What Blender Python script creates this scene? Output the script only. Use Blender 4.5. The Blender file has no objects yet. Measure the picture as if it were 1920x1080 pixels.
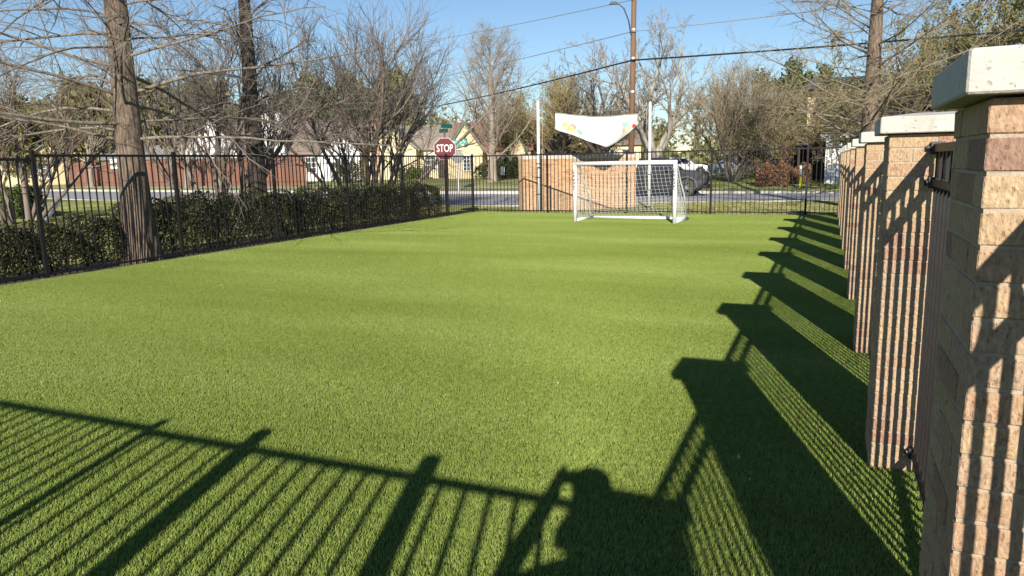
import bpy, bmesh, math, random
import numpy as np
from mathutils import Vector, Matrix

random.seed(7)
rng = np.random.default_rng(11)
SC = bpy.context.scene
COL = SC.collection
R = math.radians

# ---------------------------------------------------------------- camera
HC = 1.6
FPX = 1377.95                      # focal length in pixels of a 1920 wide frame
CR = Vector((0.91983564, 0.39184083, -0.01905668))
CU = Vector((-0.04850622, 0.16180191, 0.9856304))
CF = Vector((-0.38929365, 0.9056936, -0.16783788))
cam = bpy.data.cameras.new('camera')
cam.sensor_width = 36
cam.lens = FPX / 1920 * 36
cam.clip_start = 0.05
cam.clip_end = 2000
camo = bpy.data.objects.new('camera', cam)
COL.objects.link(camo)
m3 = Matrix((CR, CU, -CF)).transposed()
camo.matrix_world = Matrix.Translation((0, 0, HC)) @ m3.to_4x4()
SC.camera = camo

# ---------------------------------------------------------------- light
SUN_AZ, SUN_EL = R(18.0), R(23.6)  # shadows fall 18 deg left of +y
ray = Vector((-math.sin(SUN_AZ) * math.cos(SUN_EL), math.cos(SUN_AZ) * math.cos(SUN_EL), -math.sin(SUN_EL)))
sun = bpy.data.lights.new('sun', 'SUN')
sun.energy = 5.0
sun.angle = R(0.53)
sun.color = (1.0, 0.94, 0.84)
suno = bpy.data.objects.new('sun', sun)
COL.objects.link(suno)
suno.rotation_euler = ray.to_track_quat('-Z', 'Y').to_euler()
suno.location = (5, -15, 12)
w = bpy.data.worlds.new('World')
SC.world = w
w.use_nodes = True
nt = w.node_tree
bg = nt.nodes['Background']
sky = nt.nodes.new('ShaderNodeTexSky')
sky.sky_type = 'NISHITA'
sky.sun_disc = False
sky.sun_elevation = SUN_EL
sky.sun_rotation = math.pi - SUN_AZ
sky.air_density = 1.0
sky.dust_density = 0.0
sky.ozone_density = 3.8
nt.links.new(sky.outputs[0], bg.inputs[0])
bg.inputs[1].default_value = 0.085
SC.view_settings.view_transform = 'Standard'
SC.view_settings.look = 'None'
SC.view_settings.exposure = 0.45
SC.view_settings.gamma = 1
SC.render.engine = 'CYCLES'
SC.cycles.max_bounces = 5
SC.cycles.diffuse_bounces = 3
SC.cycles.transparent_max_bounces = 8

# ---------------------------------------------------------------- helpers
def col(px, d):
    """ground position d metres away in the direction of a picture column at eye level"""
    a = 0.405954 - math.atan2(px - 960, FPX / math.cos(0.1686))
    return (-math.sin(a) * d, math.cos(a) * d)

MATS = {}
def mat(name, c1, c2=None, scale=8.0, rough=0.8, bump=0.0, bscale=None, metal=0.0, rnd=None, stretch=None,
        spec=0.3, detail=4.0, trans=0.0):
    """procedural Principled: two tones mixed by noise, optional bump and per-object tones"""
    if name in MATS:
        return MATS[name]
    m = bpy.data.materials.new(name)
    m.use_nodes = True
    n = m.node_tree.nodes
    l = m.node_tree.links
    b = n['Principled BSDF']
    b.inputs['Roughness'].default_value = rough
    b.inputs['Metallic'].default_value = metal
    b.inputs['Specular IOR Level'].default_value = spec
    tc = n.new('ShaderNodeTexCoord')
    mp = n.new('ShaderNodeMapping')
    l.new(tc.outputs['Object'], mp.inputs[0])
    if stretch:
        mp.inputs['Scale'].default_value = stretch
    nz = n.new('ShaderNodeTexNoise')
    nz.inputs['Scale'].default_value = scale
    nz.inputs['Detail'].default_value = detail
    l.new(mp.outputs[0], nz.inputs['Vector'])
    rp = n.new('ShaderNodeValToRGB')
    rp.color_ramp.elements[0].position = 0.32
    rp.color_ramp.elements[1].position = 0.68
    c2 = c2 or c1
    rp.color_ramp.elements[0].color = (*c1, 1)
    rp.color_ramp.elements[1].color = (*c2, 1)
    l.new(nz.outputs['Fac'], rp.inputs[0])
    out = rp.outputs[0]
    if rnd:
        oi = n.new('ShaderNodeObjectInfo')
        r2 = n.new('ShaderNodeValToRGB')
        r2.color_ramp.interpolation = 'CONSTANT'
        els = r2.color_ramp.elements
        while len(els) < len(rnd):
            els.new(0.5)
        acc = 0
        for e, (wt, c) in zip(els, rnd):
            e.position = min(acc, 0.999)
            e.color = (*c, 1)
            acc += wt
        l.new(oi.outputs['Random'], r2.inputs[0])
        mx = n.new('ShaderNodeMix')
        mx.data_type = 'RGBA'
        mx.blend_type = 'MULTIPLY'
        mx.inputs[0].default_value = 1.0
        l.new(out, mx.inputs[6])
        l.new(r2.outputs[0], mx.inputs[7])
        out = mx.outputs[2]
    l.new(out, b.inputs['Base Color'])
    if bump:
        nb = n.new('ShaderNodeTexNoise')
        nb.inputs['Scale'].default_value = bscale or scale * 3
        nb.inputs['Detail'].default_value = 6
        l.new(mp.outputs[0], nb.inputs['Vector'])
        bp = n.new('ShaderNodeBump')
        bp.inputs['Strength'].default_value = bump
        bp.inputs['Distance'].default_value = 0.02
        l.new(nb.outputs['Fac'], bp.inputs['Height'])
        l.new(bp.outputs[0], b.inputs['Normal'])
    if trans:
        b.inputs['Transmission Weight'].default_value = trans
    MATS[name] = m
    return m

class MB:
    """collects shapes; build() links them as ONE mesh object"""
    def __init__(s):
        s.v, s.f, s.n = [], [], 0
    def add(s, v, f):
        v = np.asarray(v, float).reshape(-1, 3)
        s.v.append(v)
        s.f += [tuple(int(i) + s.n for i in q) for q in f]
        s.n += len(v)
        return s
    def box(s, c, d, rz=0.0, taper=1.0):
        x, y, z = d[0] / 2, d[1] / 2, d[2] / 2
        v = np.array([[-x, -y, -z], [x, -y, -z], [x, y, -z], [-x, y, -z], [-x * taper, -y * taper, z], [x * taper, -y * taper, z],
                      [x * taper, y * taper, z], [-x * taper, y * taper, z]])
        ca, sa = math.cos(rz), math.sin(rz)
        v = np.c_[v[:, 0] * ca - v[:, 1] * sa, v[:, 0] * sa + v[:, 1] * ca, v[:, 2]] + np.array(c)
        return s.add(v, [(0, 3, 2, 1), (4, 5, 6, 7), (0, 1, 5, 4), (1, 2, 6, 5), (2, 3, 7, 6), (3, 0, 4, 7)])
    def tube(s, pts, r, sides=6, cap=True):
        pts = np.asarray(pts, float)
        k = len(pts)
        rr = np.full(k, r) if np.isscalar(r) else np.asarray(r, float)
        v, q = tube_arrays(pts[None], rr[None], sides)
        v = v.reshape(-1, 3)
        f = [tuple(a) for a in q]
        if cap:
            f.append(tuple(range(sides))[::-1])
            f.append(tuple(range((k - 1) * sides, k * sides)))
        return s.add(v, f)
    def prism(s, poly, axis, a0, a1):
        """extrude a 2-D polygon along an axis ('x','y','z')"""
        k = len(poly)
        o = {'x': lambda p, a: (a, p[0], p[1]), 'y': lambda p, a: (p[0], a, p[1]), 'z': lambda p, a: (p[0], p[1], a)}[axis]
        v = [o(p, a0) for p in poly] + [o(p, a1) for p in poly]
        f = [tuple(range(k))[::-1], tuple(range(k, 2 * k))] + [(i, (i + 1) % k, k + (i + 1) % k, k + i) for i in range(k)]
        return s.add(v, f)
    def build(s, name, m, parent=None, smooth=False, loc=None, fix=True):
        me = bpy.data.meshes.new(name)
        if s.v:
            me.from_pydata(np.concatenate(s.v).tolist(), [], s.f)
        if fix:
            bm = bmesh.new()
            bm.from_mesh(me)
            bmesh.ops.recalc_face_normals(bm, faces=bm.faces)
            bm.to_mesh(me)
            bm.free()
        return link(name, me, m, parent, smooth, loc)

def link(name, me, m=None, parent=None, smooth=False, loc=None):
    o = bpy.data.objects.new(name, me)
    COL.objects.link(o)
    if m is not None and len(me.materials) == 0:
        me.materials.append(m)
    if parent is not None:
        o.parent = parent
    if smooth:
        me.polygons.foreach_set('use_smooth', np.ones(len(me.polygons), bool))
    if loc is not None:
        o.location = loc
    return o

def inst(src, parent, loc, rz=0.0, name=None):
    """another object sharing a mesh"""
    o = bpy.data.objects.new(name or src.name.split('.')[0], src.data)
    COL.objects.link(o)
    o.parent = parent
    o.location = loc
    o.rotation_euler = (0, 0, rz)
    return o

def tag(o, label=None, cat=None, group=None, kind=None):
    for k, v in (('label', label), ('category', cat), ('group', group), ('kind', kind)):
        if v:
            o[k] = v
    return o

def thing(name, label, cat, loc=(0, 0, 0), rz=0.0, group=None):
    o = bpy.data.objects.new(name, None)
    o.empty_display_size = 0.2
    COL.objects.link(o)
    o.location = loc
    o.rotation_euler = (0, 0, rz)
    return tag(o, label, cat, group)

def tube_arrays(P, RR, m):
    """P (B,K,3), RR (B,K) -> verts (B,K,m,3) and quads"""
    B, K, _ = P.shape
    t = np.gradient(P, axis=1)
    t /= np.linalg.norm(t, axis=2, keepdims=True) + 1e-9
    mean = t.mean(axis=1)
    ref = np.where((np.abs(mean[:, 2]) < 0.8)[:, None], np.array([[0, 0, 1.0]]), np.array([[1.0, 0, 0]]))
    n1 = np.cross(t, ref[:, None, :])
    n1 /= np.linalg.norm(n1, axis=2, keepdims=True) + 1e-9
    n2 = np.cross(t, n1)
    a = np.arange(m) * 2 * math.pi / m
    V = P[:, :, None, :] + RR[:, :, None, None] * (np.cos(a)[None, None, :, None] * n1[:, :, None, :] + np.sin(a)[None, None, :, None] * n2[:, :, None, :])
    b, k, i = np.meshgrid(np.arange(B), np.arange(K - 1), np.arange(m), indexing='ij')
    base = (b * K + k) * m
    j = (i + 1) % m
    Q = np.stack([base + i, base + j, base + m + j, base + m + i], -1).reshape(-1, 4)
    return V, Q

def quad_mesh(name, V, Q):
    """fast mesh from vertex array and quad (or tri) index array"""
    V = np.ascontiguousarray(V.reshape(-1, 3), dtype=np.float32)
    Q = np.ascontiguousarray(Q, dtype=np.int32)
    k = Q.shape[1]
    me = bpy.data.meshes.new(name)
    me.vertices.add(len(V))
    me.vertices.foreach_set('co', V.ravel())
    me.loops.add(Q.size)
    me.loops.foreach_set('vertex_index', Q.ravel())
    me.polygons.add(len(Q))
    me.polygons.foreach_set('loop_start', np.arange(0, Q.size, k, dtype=np.int32))
    me.update(calc_edges=True)
    return me

# ---------------------------------------------------------------- ground
NX = np.array([-300, -90, -50, -39, -22, -13.5, -11, -8.5, -1, 12, 60, 300.])
NY = np.array([48, 38, 33.5, 30.8, 28.9, 27.6, 28.0, 29.9, 32.2, 33, 36, 48.])
FX = np.array([-300, -90, -60, -28, -19, -1.3, 20, 60, 300.])
FY = np.array([66, 52, 48.0, 42.4, 42.2, 41.2, 41.5, 44, 58.])
def near_edge(x):
    return np.interp(x, NX, NY)
def far_edge(x):
    return np.interp(x, FX, FY)
def smooth01(t):
    t = np.clip(t, 0, 1)
    return t * t * (3 - 2 * t)
def gz(x, y):
    x = np.asarray(x, float)
    y = np.asarray(y, float)
    dx = np.maximum(np.maximum(-11.3 - x, x - 6.0), 0)
    dy = np.maximum(y - 22.3, 0)
    d = np.hypot(dx, dy)
    z = -0.04 - 0.12 * smooth01(d / 2.5)
    f = far_edge(x)
    far = -0.14 + 0.34 * smooth01((y - f) / 9.0) + 0.004 * np.clip(y - f - 9, 0, 200)
    und = 0.015 * np.sin(x * 0.9 + 0.3 * y) * np.cos(y * 0.7)
    return np.where(y > f, far, z + und * (d > 0.5))

ROADZ = -0.26
def sheet(name, xs, rows, zf, m):
    X, Y = [], []
    for x in xs:
        r = rows(x)
        X.append(np.full(len(r), x))
        Y.append(r)
    X, Y = np.array(X), np.array(Y)
    V = np.stack([X, Y, zf(X, Y)], -1)
    a, b = X.shape
    i, j = np.meshgrid(np.arange(a - 1), np.arange(b - 1), indexing='ij')
    k = (i * b + j).ravel()
    Q = np.stack([k, k + b, k + b + 1, k + 1], -1)
    o = link(name, quad_mesh(name, V, Q), m, smooth=True)
    return tag(o, kind='structure')

def grass_mat(name, cols, pscale=0.35, stretch=(1, 1, 1)):
    m = bpy.data.materials.new(name)
    m.use_nodes = True
    n, l = m.node_tree.nodes, m.node_tree.links
    b = n['Principled BSDF']
    b.inputs['Roughness'].default_value = 0.9
    b.inputs['Specular IOR Level'].default_value = 0.15
    g = n.new('ShaderNodeNewGeometry')
    na = n.new('ShaderNodeTexNoise')
    na.inputs['Scale'].default_value = pscale
    na.inputs['Detail'].default_value = 5
    nb = n.new('ShaderNodeTexNoise')
    nb.inputs['Scale'].default_value = 26
    nb.inputs['Detail'].default_value = 4
    mp = n.new('ShaderNodeMapping')
    mp.inputs['Scale'].default_value = stretch
    l.new(g.outputs['Position'], mp.inputs[0])
    l.new(mp.outputs[0], na.inputs['Vector'])
    l.new(g.outputs['Position'], nb.inputs['Vector'])
    ad = n.new('ShaderNodeMath')
    ad.operation = 'ADD'
    l.new(na.outputs['Fac'], ad.inputs[0])
    mu = n.new('ShaderNodeMath')
    mu.operation = 'MULTIPLY_ADD'
    mu.inputs[1].default_value = 0.9
    mu.inputs[2].default_value = -0.45
    l.new(nb.outputs['Fac'], mu.inputs[0])
    l.new(mu.outputs[0], ad.inputs[1])
    rp = n.new('ShaderNodeValToRGB')
    els = rp.color_ramp.elements
    while len(els) < len(cols):
        els.new(0.5)
    for e, (p, c) in zip(els, cols):
        e.position = p
        e.color = (*c, 1)
    l.new(ad.outputs[0], rp.inputs[0])
    l.new(rp.outputs[0], b.inputs['Base Color'])
    bp = n.new('ShaderNodeBump')
    bp.inputs['Strength'].default_value = 0.6
    bp.inputs['Distance'].default_value = 0.03
    l.new(nb.outputs['Fac'], bp.inputs['Height'])
    l.new(bp.outputs[0], b.inputs['Normal'])
    return m

M_GRASS = grass_mat('spring_grass', [(0.25, (0.10, 0.12, 0.035)), (0.45, (0.19, 0.215, 0.06)), (0.6, (0.27, 0.265, 0.10)), (0.78, (0.38, 0.33, 0.18))])
M_TURF = grass_mat('turf_backing', [(0.3, (0.05, 0.08, 0.02)), (0.7, (0.075, 0.115, 0.026))])
xs = np.unique(np.concatenate([np.linspace(-300, -60, 13), np.linspace(-60, 16, 96), np.linspace(16, 300, 20)]))
base = MB()
base.add([(-900, -900, -0.5), (900, -900, -0.5), (900, 900, -0.5), (-900, 900, -0.5)], [(0, 1, 2, 3)])
tag(base.build('ground_base', M_GRASS), kind='structure')
sheet('ground', xs, lambda x: np.concatenate([np.linspace(-80, -4, 6), np.linspace(0, 20, 21), np.linspace(21, near_edge(x), 22)]), gz, M_GRASS)
M_FARG = grass_mat('dry_spring_grass', [(0.25, (0.15, 0.17, 0.05)), (0.45, (0.27, 0.28, 0.09)), (0.6, (0.38, 0.355, 0.15)), (0.78, (0.5, 0.43, 0.26))])
sheet('far_ground', xs, lambda x: np.concatenate([far_edge(x) + np.linspace(0, 14, 15), far_edge(x) + 14 + np.geomspace(1, 500, 16)]), gz, M_FARG)
M_ROAD = mat('asphalt', (0.33, 0.315, 0.30), (0.44, 0.42, 0.40), scale=1.2, rough=0.85, bump=0.25, bscale=90, detail=8, stretch=(0.5, 1.6, 1))
sheet('road', xs, lambda x: np.linspace(near_edge(x) - 0.02, far_edge(x) + 0.02, 9),
      lambda X, Y: ROADZ + 0.06 * (1 - ((Y - (near_edge(X) + far_edge(X)) / 2) / 5.5) ** 2), M_ROAD)
M_CONC = mat('kerb_concrete', (0.42, 0.4, 0.35), (0.55, 0.52, 0.46), scale=3, rough=0.85, bump=0.2)
for fn, s in ((near_edge, 1), (far_edge, -1)):
    kb = MB()
    kx = np.linspace(-120, 60, 91)
    for a, b_ in zip(kx[:-1], kx[1:]):
        ya, yb = float(fn(a)), float(fn(b_))
        zt = -0.115 if s > 0 else -0.105
        v = []
        for x, y in ((a, ya), (b_, yb)):
            v += [(x, y - 0.03 * s, -0.4), (x, y - 0.03 * s, zt), (x, y + 0.13 * s, zt - 0.01), (x, y + 0.17 * s, -0.4)]
        kb.add(v, [(0, 1, 5, 4), (1, 2, 6, 5), (2, 3, 7, 6)])
    tag(kb.build('kerb', M_CONC, fix=True), kind='structure')
# far pavement strip
M_WALK = mat('pavement', (0.4, 0.37, 0.3), (0.5, 0.46, 0.38), scale=2, rough=0.9)
sheet('pavement', np.linspace(-90, 40, 131), lambda x: far_edge(x) + np.array([2.6, 3.2, 3.8]), lambda X, Y: gz(X, Y) + 0.02, M_WALK)

# lawn of artificial turf
lawn = MB()
lx = np.linspace(-10.78, 0.9, 13)
ly = np.linspace(-4.0, 22.03, 27)
X, Y = np.meshgrid(lx, ly, indexing='ij')
V = np.stack([X, Y, np.zeros_like(X)], -1)
i, j = np.meshgrid(np.arange(12), np.arange(26), indexing='ij')
k = (i * 27 + j).ravel()
tag(link('lawn', quad_mesh('lawn', V, np.stack([k, k + 27, k + 28, k + 1], -1)), M_TURF), kind='structure')

def blade_patch(name, n, size, h, wd, lean, bias, m):
    p = np.c_[rng.uniform(-size / 2, size / 2, (n, 2)), np.zeros(n)]
    hh = h * rng.uniform(0.65, 1.25, n)
    az = rng.uniform(0, 2 * math.pi, n)
    side = np.c_[np.cos(az), np.sin(az), np.zeros(n)] * (wd * rng.uniform(0.7, 1.2, n) / 2)[:, None]
    la = rng.uniform(0, 2 * math.pi, n)
    ln = np.c_[np.cos(la), np.sin(la), np.zeros(n)] * (lean * rng.uniform(0.2, 1.0, n) * hh)[:, None] + np.array(bias)[None] * hh[:, None]
    up = np.c_[np.zeros(n), np.zeros(n), hh]
    v = np.stack([p - side, p + side, p + side * 0.85 + ln * 0.35 + up * 0.6, p - side * 0.85 + ln * 0.35 + up * 0.6, p + ln + up * 0.95 + side * 0.25, p + ln + up * 0.95 - side * 0.25], 1)
    k = np.arange(n)[:, None] * 6
    Q = np.concatenate([k + np.array([[0, 1, 2, 3]]), k + np.array([[3, 2, 4, 5]])])
    me = quad_mesh(name, v, Q)
    me.materials.append(m)
    return bpy.data.objects.new(name, me)      # source of the scatter, not linked itself

def scatter(name, pts, rots, src, label, cat):
    me = bpy.data.meshes.new(name)
    me.from_pydata(pts, [], [])
    at = me.attributes.new('turn', 'FLOAT', 'POINT')
    at.data.foreach_set('value', np.asarray(rots, np.float32))
    o = link(name, me)
    tag(o, label, cat, kind='stuff')
    g = bpy.data.node_groups.new(name, 'GeometryNodeTree')
    g.interface.new_socket('Geometry', in_out='INPUT', socket_type='NodeSocketGeometry')
    g.interface.new_socket('Geometry', in_out='OUTPUT', socket_type='NodeSocketGeometry')
    gi, go = g.nodes.new('NodeGroupInput'), g.nodes.new('NodeGroupOutput')
    ip = g.nodes.new('GeometryNodeInstanceOnPoints')
    oi = g.nodes.new('GeometryNodeObjectInfo')
    oi.inputs['Object'].default_value = src
    oi.inputs['As Instance'].default_value = True
    na = g.nodes.new('GeometryNodeInputNamedAttribute')
    na.data_type = 'FLOAT'
    na.inputs['Name'].default_value = 'turn'
    cx = g.nodes.new('ShaderNodeCombineXYZ')
    g.links.new(na.outputs[0], cx.inputs[2])
    g.links.new(gi.outputs[0], ip.inputs['Points'])
    g.links.new(oi.outputs['Geometry'], ip.inputs['Instance'])
    g.links.new(cx.outputs[0], ip.inputs['Rotation'])
    g.links.new(ip.outputs[0], go.inputs[0])
    md = o.modifiers.new('scatter', 'NODES')
    md.node_group = g
    return o

def blade_mat(name, cols, pscale, rough=0.6, stretch=(1, 1, 1)):
    m = grass_mat(name, cols, pscale, stretch)
    n = m.node_tree.nodes
    b = n['Principled BSDF']
    b.inputs['Roughness'].default_value = rough
    b.inputs['Specular IOR Level'].default_value = 0.25
    for q in list(n):
        if q.type == 'BUMP':
            n.remove(q)
    return m

M_BLADE = blade_mat('turf_blade', [(0.2, (0.166, 0.214, 0.037)), (0.45, (0.212, 0.275, 0.052)), (0.6, (0.246, 0.311, 0.067)), (0.82, (0.31, 0.365, 0.105))], 0.8, stretch=(0.22, 0.8, 1))
src = blade_patch('turf_patch', 24000, 0.98, 0.018, 0.0031, 0.7, (0.08, 0.18, 0), M_BLADE)
pts, rots = [], []
for a in range(12):
    for b in range(27):
        pts.append((-10.28 + a * 0.965, -3.5 + b * 0.965, 0.001))
        rots.append(0.0)
scatter('turf_blades', pts, rots, src, 'short green artificial turf blades covering the fenced lawn', 'artificial grass')
M_GB = blade_mat('grass_blade', [(0.25, (0.14, 0.17, 0.045)), (0.45, (0.25, 0.28, 0.08)), (0.6, (0.34, 0.335, 0.13)), (0.78, (0.46, 0.40, 0.22))], 0.6)
src2 = blade_patch('grass_patch', 2600, 1.1, 0.055, 0.011, 1.1, (0, 0, 0), M_GB)
pts, rots = [], []
for x in np.arange(-14, 7, 1.0):
    for y in np.arange(22.7, float(near_edge(x)) - 0.35, 1.0):
        pts.append((x, y, float(gz(x, y)) - 0.01))
        rots.append(random.uniform(0, 6))
for x in np.arange(-40, -12.9, 1.0):
    for y in np.arange(8, float(near_edge(x)) - 0.35, 1.0):
        if y > -x * 0.5 and y < -x * 1.9 + 4:
            pts.append((x, y, float(gz(x, y)) - 0.01))
            rots.append(random.uniform(0, 6))
for x in np.arange(-14, 7, 1.0):
    for y in np.arange(float(far_edge(x)) + 0.6, 54, 1.0):
        pts.append((x, y, float(gz(x, y)) - 0.01))
        rots.append(random.uniform(0, 6))
scatter('grass_blades', pts, rots, src2, 'patchy spring grass on the verges along the street', 'grass')

# ---------------------------------------------------------------- metal fences
M_BLACK = mat('black_powder_coat', (0.011, 0.010, 0.011), (0.018, 0.016, 0.016), scale=20, rough=0.5, spec=0.25)
def unit_box(name, d, m):
    me = bpy.data.meshes.new(name)
    b = MB().box((0, 0, d[2] / 2), d)
    me.from_pydata(np.concatenate(b.v).tolist(), [], b.f)
    me.materials.append(m)
    return me

def fence_run(t, p0, p1, posts, h, spacing, steps=None, bar=0.017, post=0.055, railz=None, low=0.06, gates=()):
    """posts: distances along p0->p1; parts are children of t"""
    p0, p1 = np.array(p0, float), np.array(p1, float)
    L = np.linalg.norm(p1 - p0)
    u = (p1 - p0) / L
    rz = math.atan2(u[1], u[0])
    pm = unit_box('post', (post, post, h + 0.05), M_BLACK)
    bmesh_h = {}
    for d in posts:
        o = link('post', pm, None, t, loc=(*(p0 + u * d), 0))
        o.rotation_euler = (0, 0, rz)
    ends = sorted(set([0.0] + list(posts) + [L]))
    for n_, (a, b) in enumerate(zip(ends[:-1], ends[1:])):
        if b - a < 0.15 or any(abs(a - g) < 0.02 for g in gates):
            continue
        dz = steps(0.5 * (a + b)) if steps else 0.0
        c = p0 + u * (a + b) / 2
        for z, hh in ((h - 0.04 + dz, 0.04), (low, 0.03)):
            mb = MB().box((0, 0, hh / 2), (b - a - post * 0.6, 0.034, hh))
            o = mb.build('rail', M_BLACK, t, loc=(*c, z), fix=False)
            o.rotation_euler = (0, 0, rz)
        n = max(1, int(round((b - a) / spacing)) - 1)
        key = round(h + dz, 3)
        if key not in bmesh_h:
            bmesh_h[key] = unit_box('picket', (bar, bar, h + dz - 0.03 - 0.015), M_BLACK)
        for i in range(n):
            d = a + (b - a) * (i + 1) / (n + 1)
            o = link('picket', bmesh_h[key], None, t, loc=(*(p0 + u * d), 0.02))
            o.rotation_euler = (0, 0, rz)

FH = 1.86
tl = thing('metal_fence', 'long black picket fence on the left in front of the hedge', 'fence', (0, 0, 0))
lp = [7.36 + 2.58 * k - 2.2 for k in range(-2, 6)]
fence_run(tl, (-10.83, 2.2), (-10.83, 22.08), [0.0] + lp[1:] + [19.88], FH, 0.122, steps=lambda d: -0.055 if d < 5.1 else 0.0)
tf = thing('metal_fence', 'black picket fence across the far end behind the soccer goal', 'fence', (0, 0, 0))
fence_run(tf, (-10.83, 22.1), (1.9, 22.1), [2.62, 5.19, 7.69, 10.27, 12.7], FH, 0.122)
tr = thing('metal_fence', 'black picket fence behind the camera casting striped shadow on turf', 'fence', (0, 0, 0))
fence_run(tr, (-10.83, -0.6), (0.24, -0.6), [0.0, 2.5, 5.2, 8.24], 1.74, 0.122, gates=(8.24,), bar=0.025)
gp = unit_box('post', (0.09, 0.09, 1.82), M_BLACK)
for gx in (-1.82, -0.653):
    link('post', gp, None, tr, loc=(gx, -0.6, 0))
for o in [c for c in tr.children if c.name.startswith(('rail', 'picket')) and -1.86 < c.location.x < -0.61]:
    bpy.data.objects.remove(o)
tg = thing('metal_gate', 'black picket gate in the fence behind the camera', 'gate', (-1.236, -0.6, 0))
for z in (0.08, 1.70):
    MB().box((0, 0, z), (1.07, 0.034, 0.04)).build('rail', M_BLACK, tg)
pk = unit_box('picket', (0.025, 0.025, 1.6), M_BLACK)
for i in range(9):
    link('picket', pk, None, tg, loc=(-0.525 + i * 1.05 / 8, 0, 0.09))
# fill the rest of the rear run around the gate posts
for a, b in ((-2.59, -1.87), (-0.6, 0.22)):
    n = int((b - a) / 0.12)
    for z in (0.08, 1.70):
        MB().box((0, 0, 0), (b - a, 0.034, 0.04)).build('rail', M_BLACK, tr, loc=((a + b) / 2, -0.6, z))
    for i in range(n):
        link('picket', pk, None, tr, loc=(a + (i + 0.5) * (b - a) / n, -0.6, 0.09))

# ---------------------------------------------------------------- brick pillars and their fence panels
BRICK_TONES = [(0.30, (0.62, 0.46, 0.29)), (0.26, (0.58, 0.405, 0.265)), (0.13, (0.50, 0.315, 0.22)), (0.16, (0.65, 0.50, 0.32)), (0.04, (0.42, 0.28, 0.21)), (0.11, (0.58, 0.43, 0.30))]
M_BRICK = mat('buff_brick', (0.62, 0.56, 0.52), (0.95, 0.9, 0.86), scale=110, rough=0.92, bump=0.45, bscale=190, rnd=BRICK_TONES, stretch=(1, 1, 0.45), detail=3)
M_MORTAR = mat('mortar', (0.40, 0.32, 0.23), (0.50, 0.41, 0.30), scale=30, rough=0.95, bump=0.4, bscale=120)
M_CAP = mat('cast_stone', (0.48, 0.455, 0.395), (0.58, 0.555, 0.49), scale=7, rough=0.85, bump=0.25, bscale=70, detail=8)
def add_pits(m, scale, lo, dark, stretch):
    n, l = m.node_tree.nodes, m.node_tree.links
    b = n['Principled BSDF']
    src_ = b.inputs['Base Color'].links[0].from_socket
    tc = n.new('ShaderNodeTexCoord')
    mp = n.new('ShaderNodeMapping')
    mp.inputs['Scale'].default_value = stretch
    oi = n.new('ShaderNodeObjectInfo')
    va = n.new('ShaderNodeVectorMath')
    va.operation = 'ADD'
    l.new(tc.outputs['Object'], mp.inputs[0])
    l.new(mp.outputs[0], va.inputs[0])
    l.new(oi.outputs['Location'], va.inputs[1])
    nz = n.new('ShaderNodeTexNoise')
    nz.inputs['Scale'].default_value = scale
    nz.inputs['Detail'].default_value = 3
    l.new(va.outputs[0], nz.inputs['Vector'])
    rp = n.new('ShaderNodeValToRGB')
    rp.color_ramp.elements[0].position = lo
    rp.color_ramp.elements[0].color = (dark, dark * 0.95, dark * 0.9, 1)
    rp.color_ramp.elements[1].position = lo + 0.06
    rp.color_ramp.elements[1].color = (1, 1, 1, 1)
    l.new(nz.outputs['Fac'], rp.inputs[0])
    mx = n.new('ShaderNodeMix')
    mx.data_type = 'RGBA'
    mx.blend_type = 'MULTIPLY'
    mx.inputs[0].default_value = 1
    l.new(src_, mx.inputs[6])
    l.new(rp.outputs[0], mx.inputs[7])
    l.new(mx.outputs[2], b.inputs['Base Color'])
    bp = n.new('ShaderNodeBump')
    bp.inputs['Strength'].default_value = 0.8
    bp.inputs['Distance'].default_value = 0.004
    l.new(rp.outputs[0], bp.inputs['Height'])
    if b.inputs['Normal'].links:
        l.new(b.inputs['Normal'].links[0].from_socket, bp.inputs['Normal'])
    l.new(bp.outputs[0], b.inputs['Normal'])
add_pits(M_BRICK, 150, 0.34, 0.72, (1, 1, 0.5))
add_pits(M_CAP, 60, 0.31, 0.72, (1, 1, 1))
add_pits(M_CAP, 5, 0.30, 0.86, (1, 1, 0.35))
CH = 0.068
def brick_mesh(l, d, h, seed):
    bm = bmesh.new()
    bmesh.ops.create_cube(bm, size=1)
    rr = random.Random(seed)
    for v in bm.verts:
        v.co = Vector((v.co.x * l + rr.uniform(-.0012, .0012), v.co.y * d + rr.uniform(-.0012, .0012), v.co.z * h + rr.uniform(-.001, .001)))
    bmesh.ops.bevel(bm, geom=list(bm.edges), offset=0.0025, segments=1, affect='EDGES')
    me = bpy.data.meshes.new('brick')
    bm.to_mesh(me)
    bm.free()
    me.materials.append(M_BRICK)
    return me
BR_L, BR_D, BR_H = 0.1985, 0.094, 0.0605
STRETCH = [brick_mesh(BR_L, BR_D, BR_H, s) for s in range(5)]
MID = [brick_mesh(0.406 - 2 * 0.1035, BR_D, BR_H, 20 + s) for s in range(4)]

def joined_bricks(places, name, parent):
    """places: list of (mesh, loc, rz); one mesh holding them all"""
    V, F, n = [], [], 0
    for me, loc, rz in places:
        c = np.empty(len(me.vertices) * 3)
        me.vertices.foreach_get('co', c)
        c = c.reshape(-1, 3)
        ca, sa = math.cos(rz), math.sin(rz)
        V.append(np.c_[c[:, 0] * ca - c[:, 1] * sa, c[:, 0] * sa + c[:, 1] * ca, c[:, 2]] + np.array(loc))
        F += [tuple(i + n for i in p.vertices) for p in me.polygons]
        n += len(c)
    me = bpy.data.meshes.new(name)
    me.from_pydata(np.concatenate(V).tolist(), [], F)
    o = link(name, me, M_BRICK, parent)
    o['kind'] = 'stuff'
    return o

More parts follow.
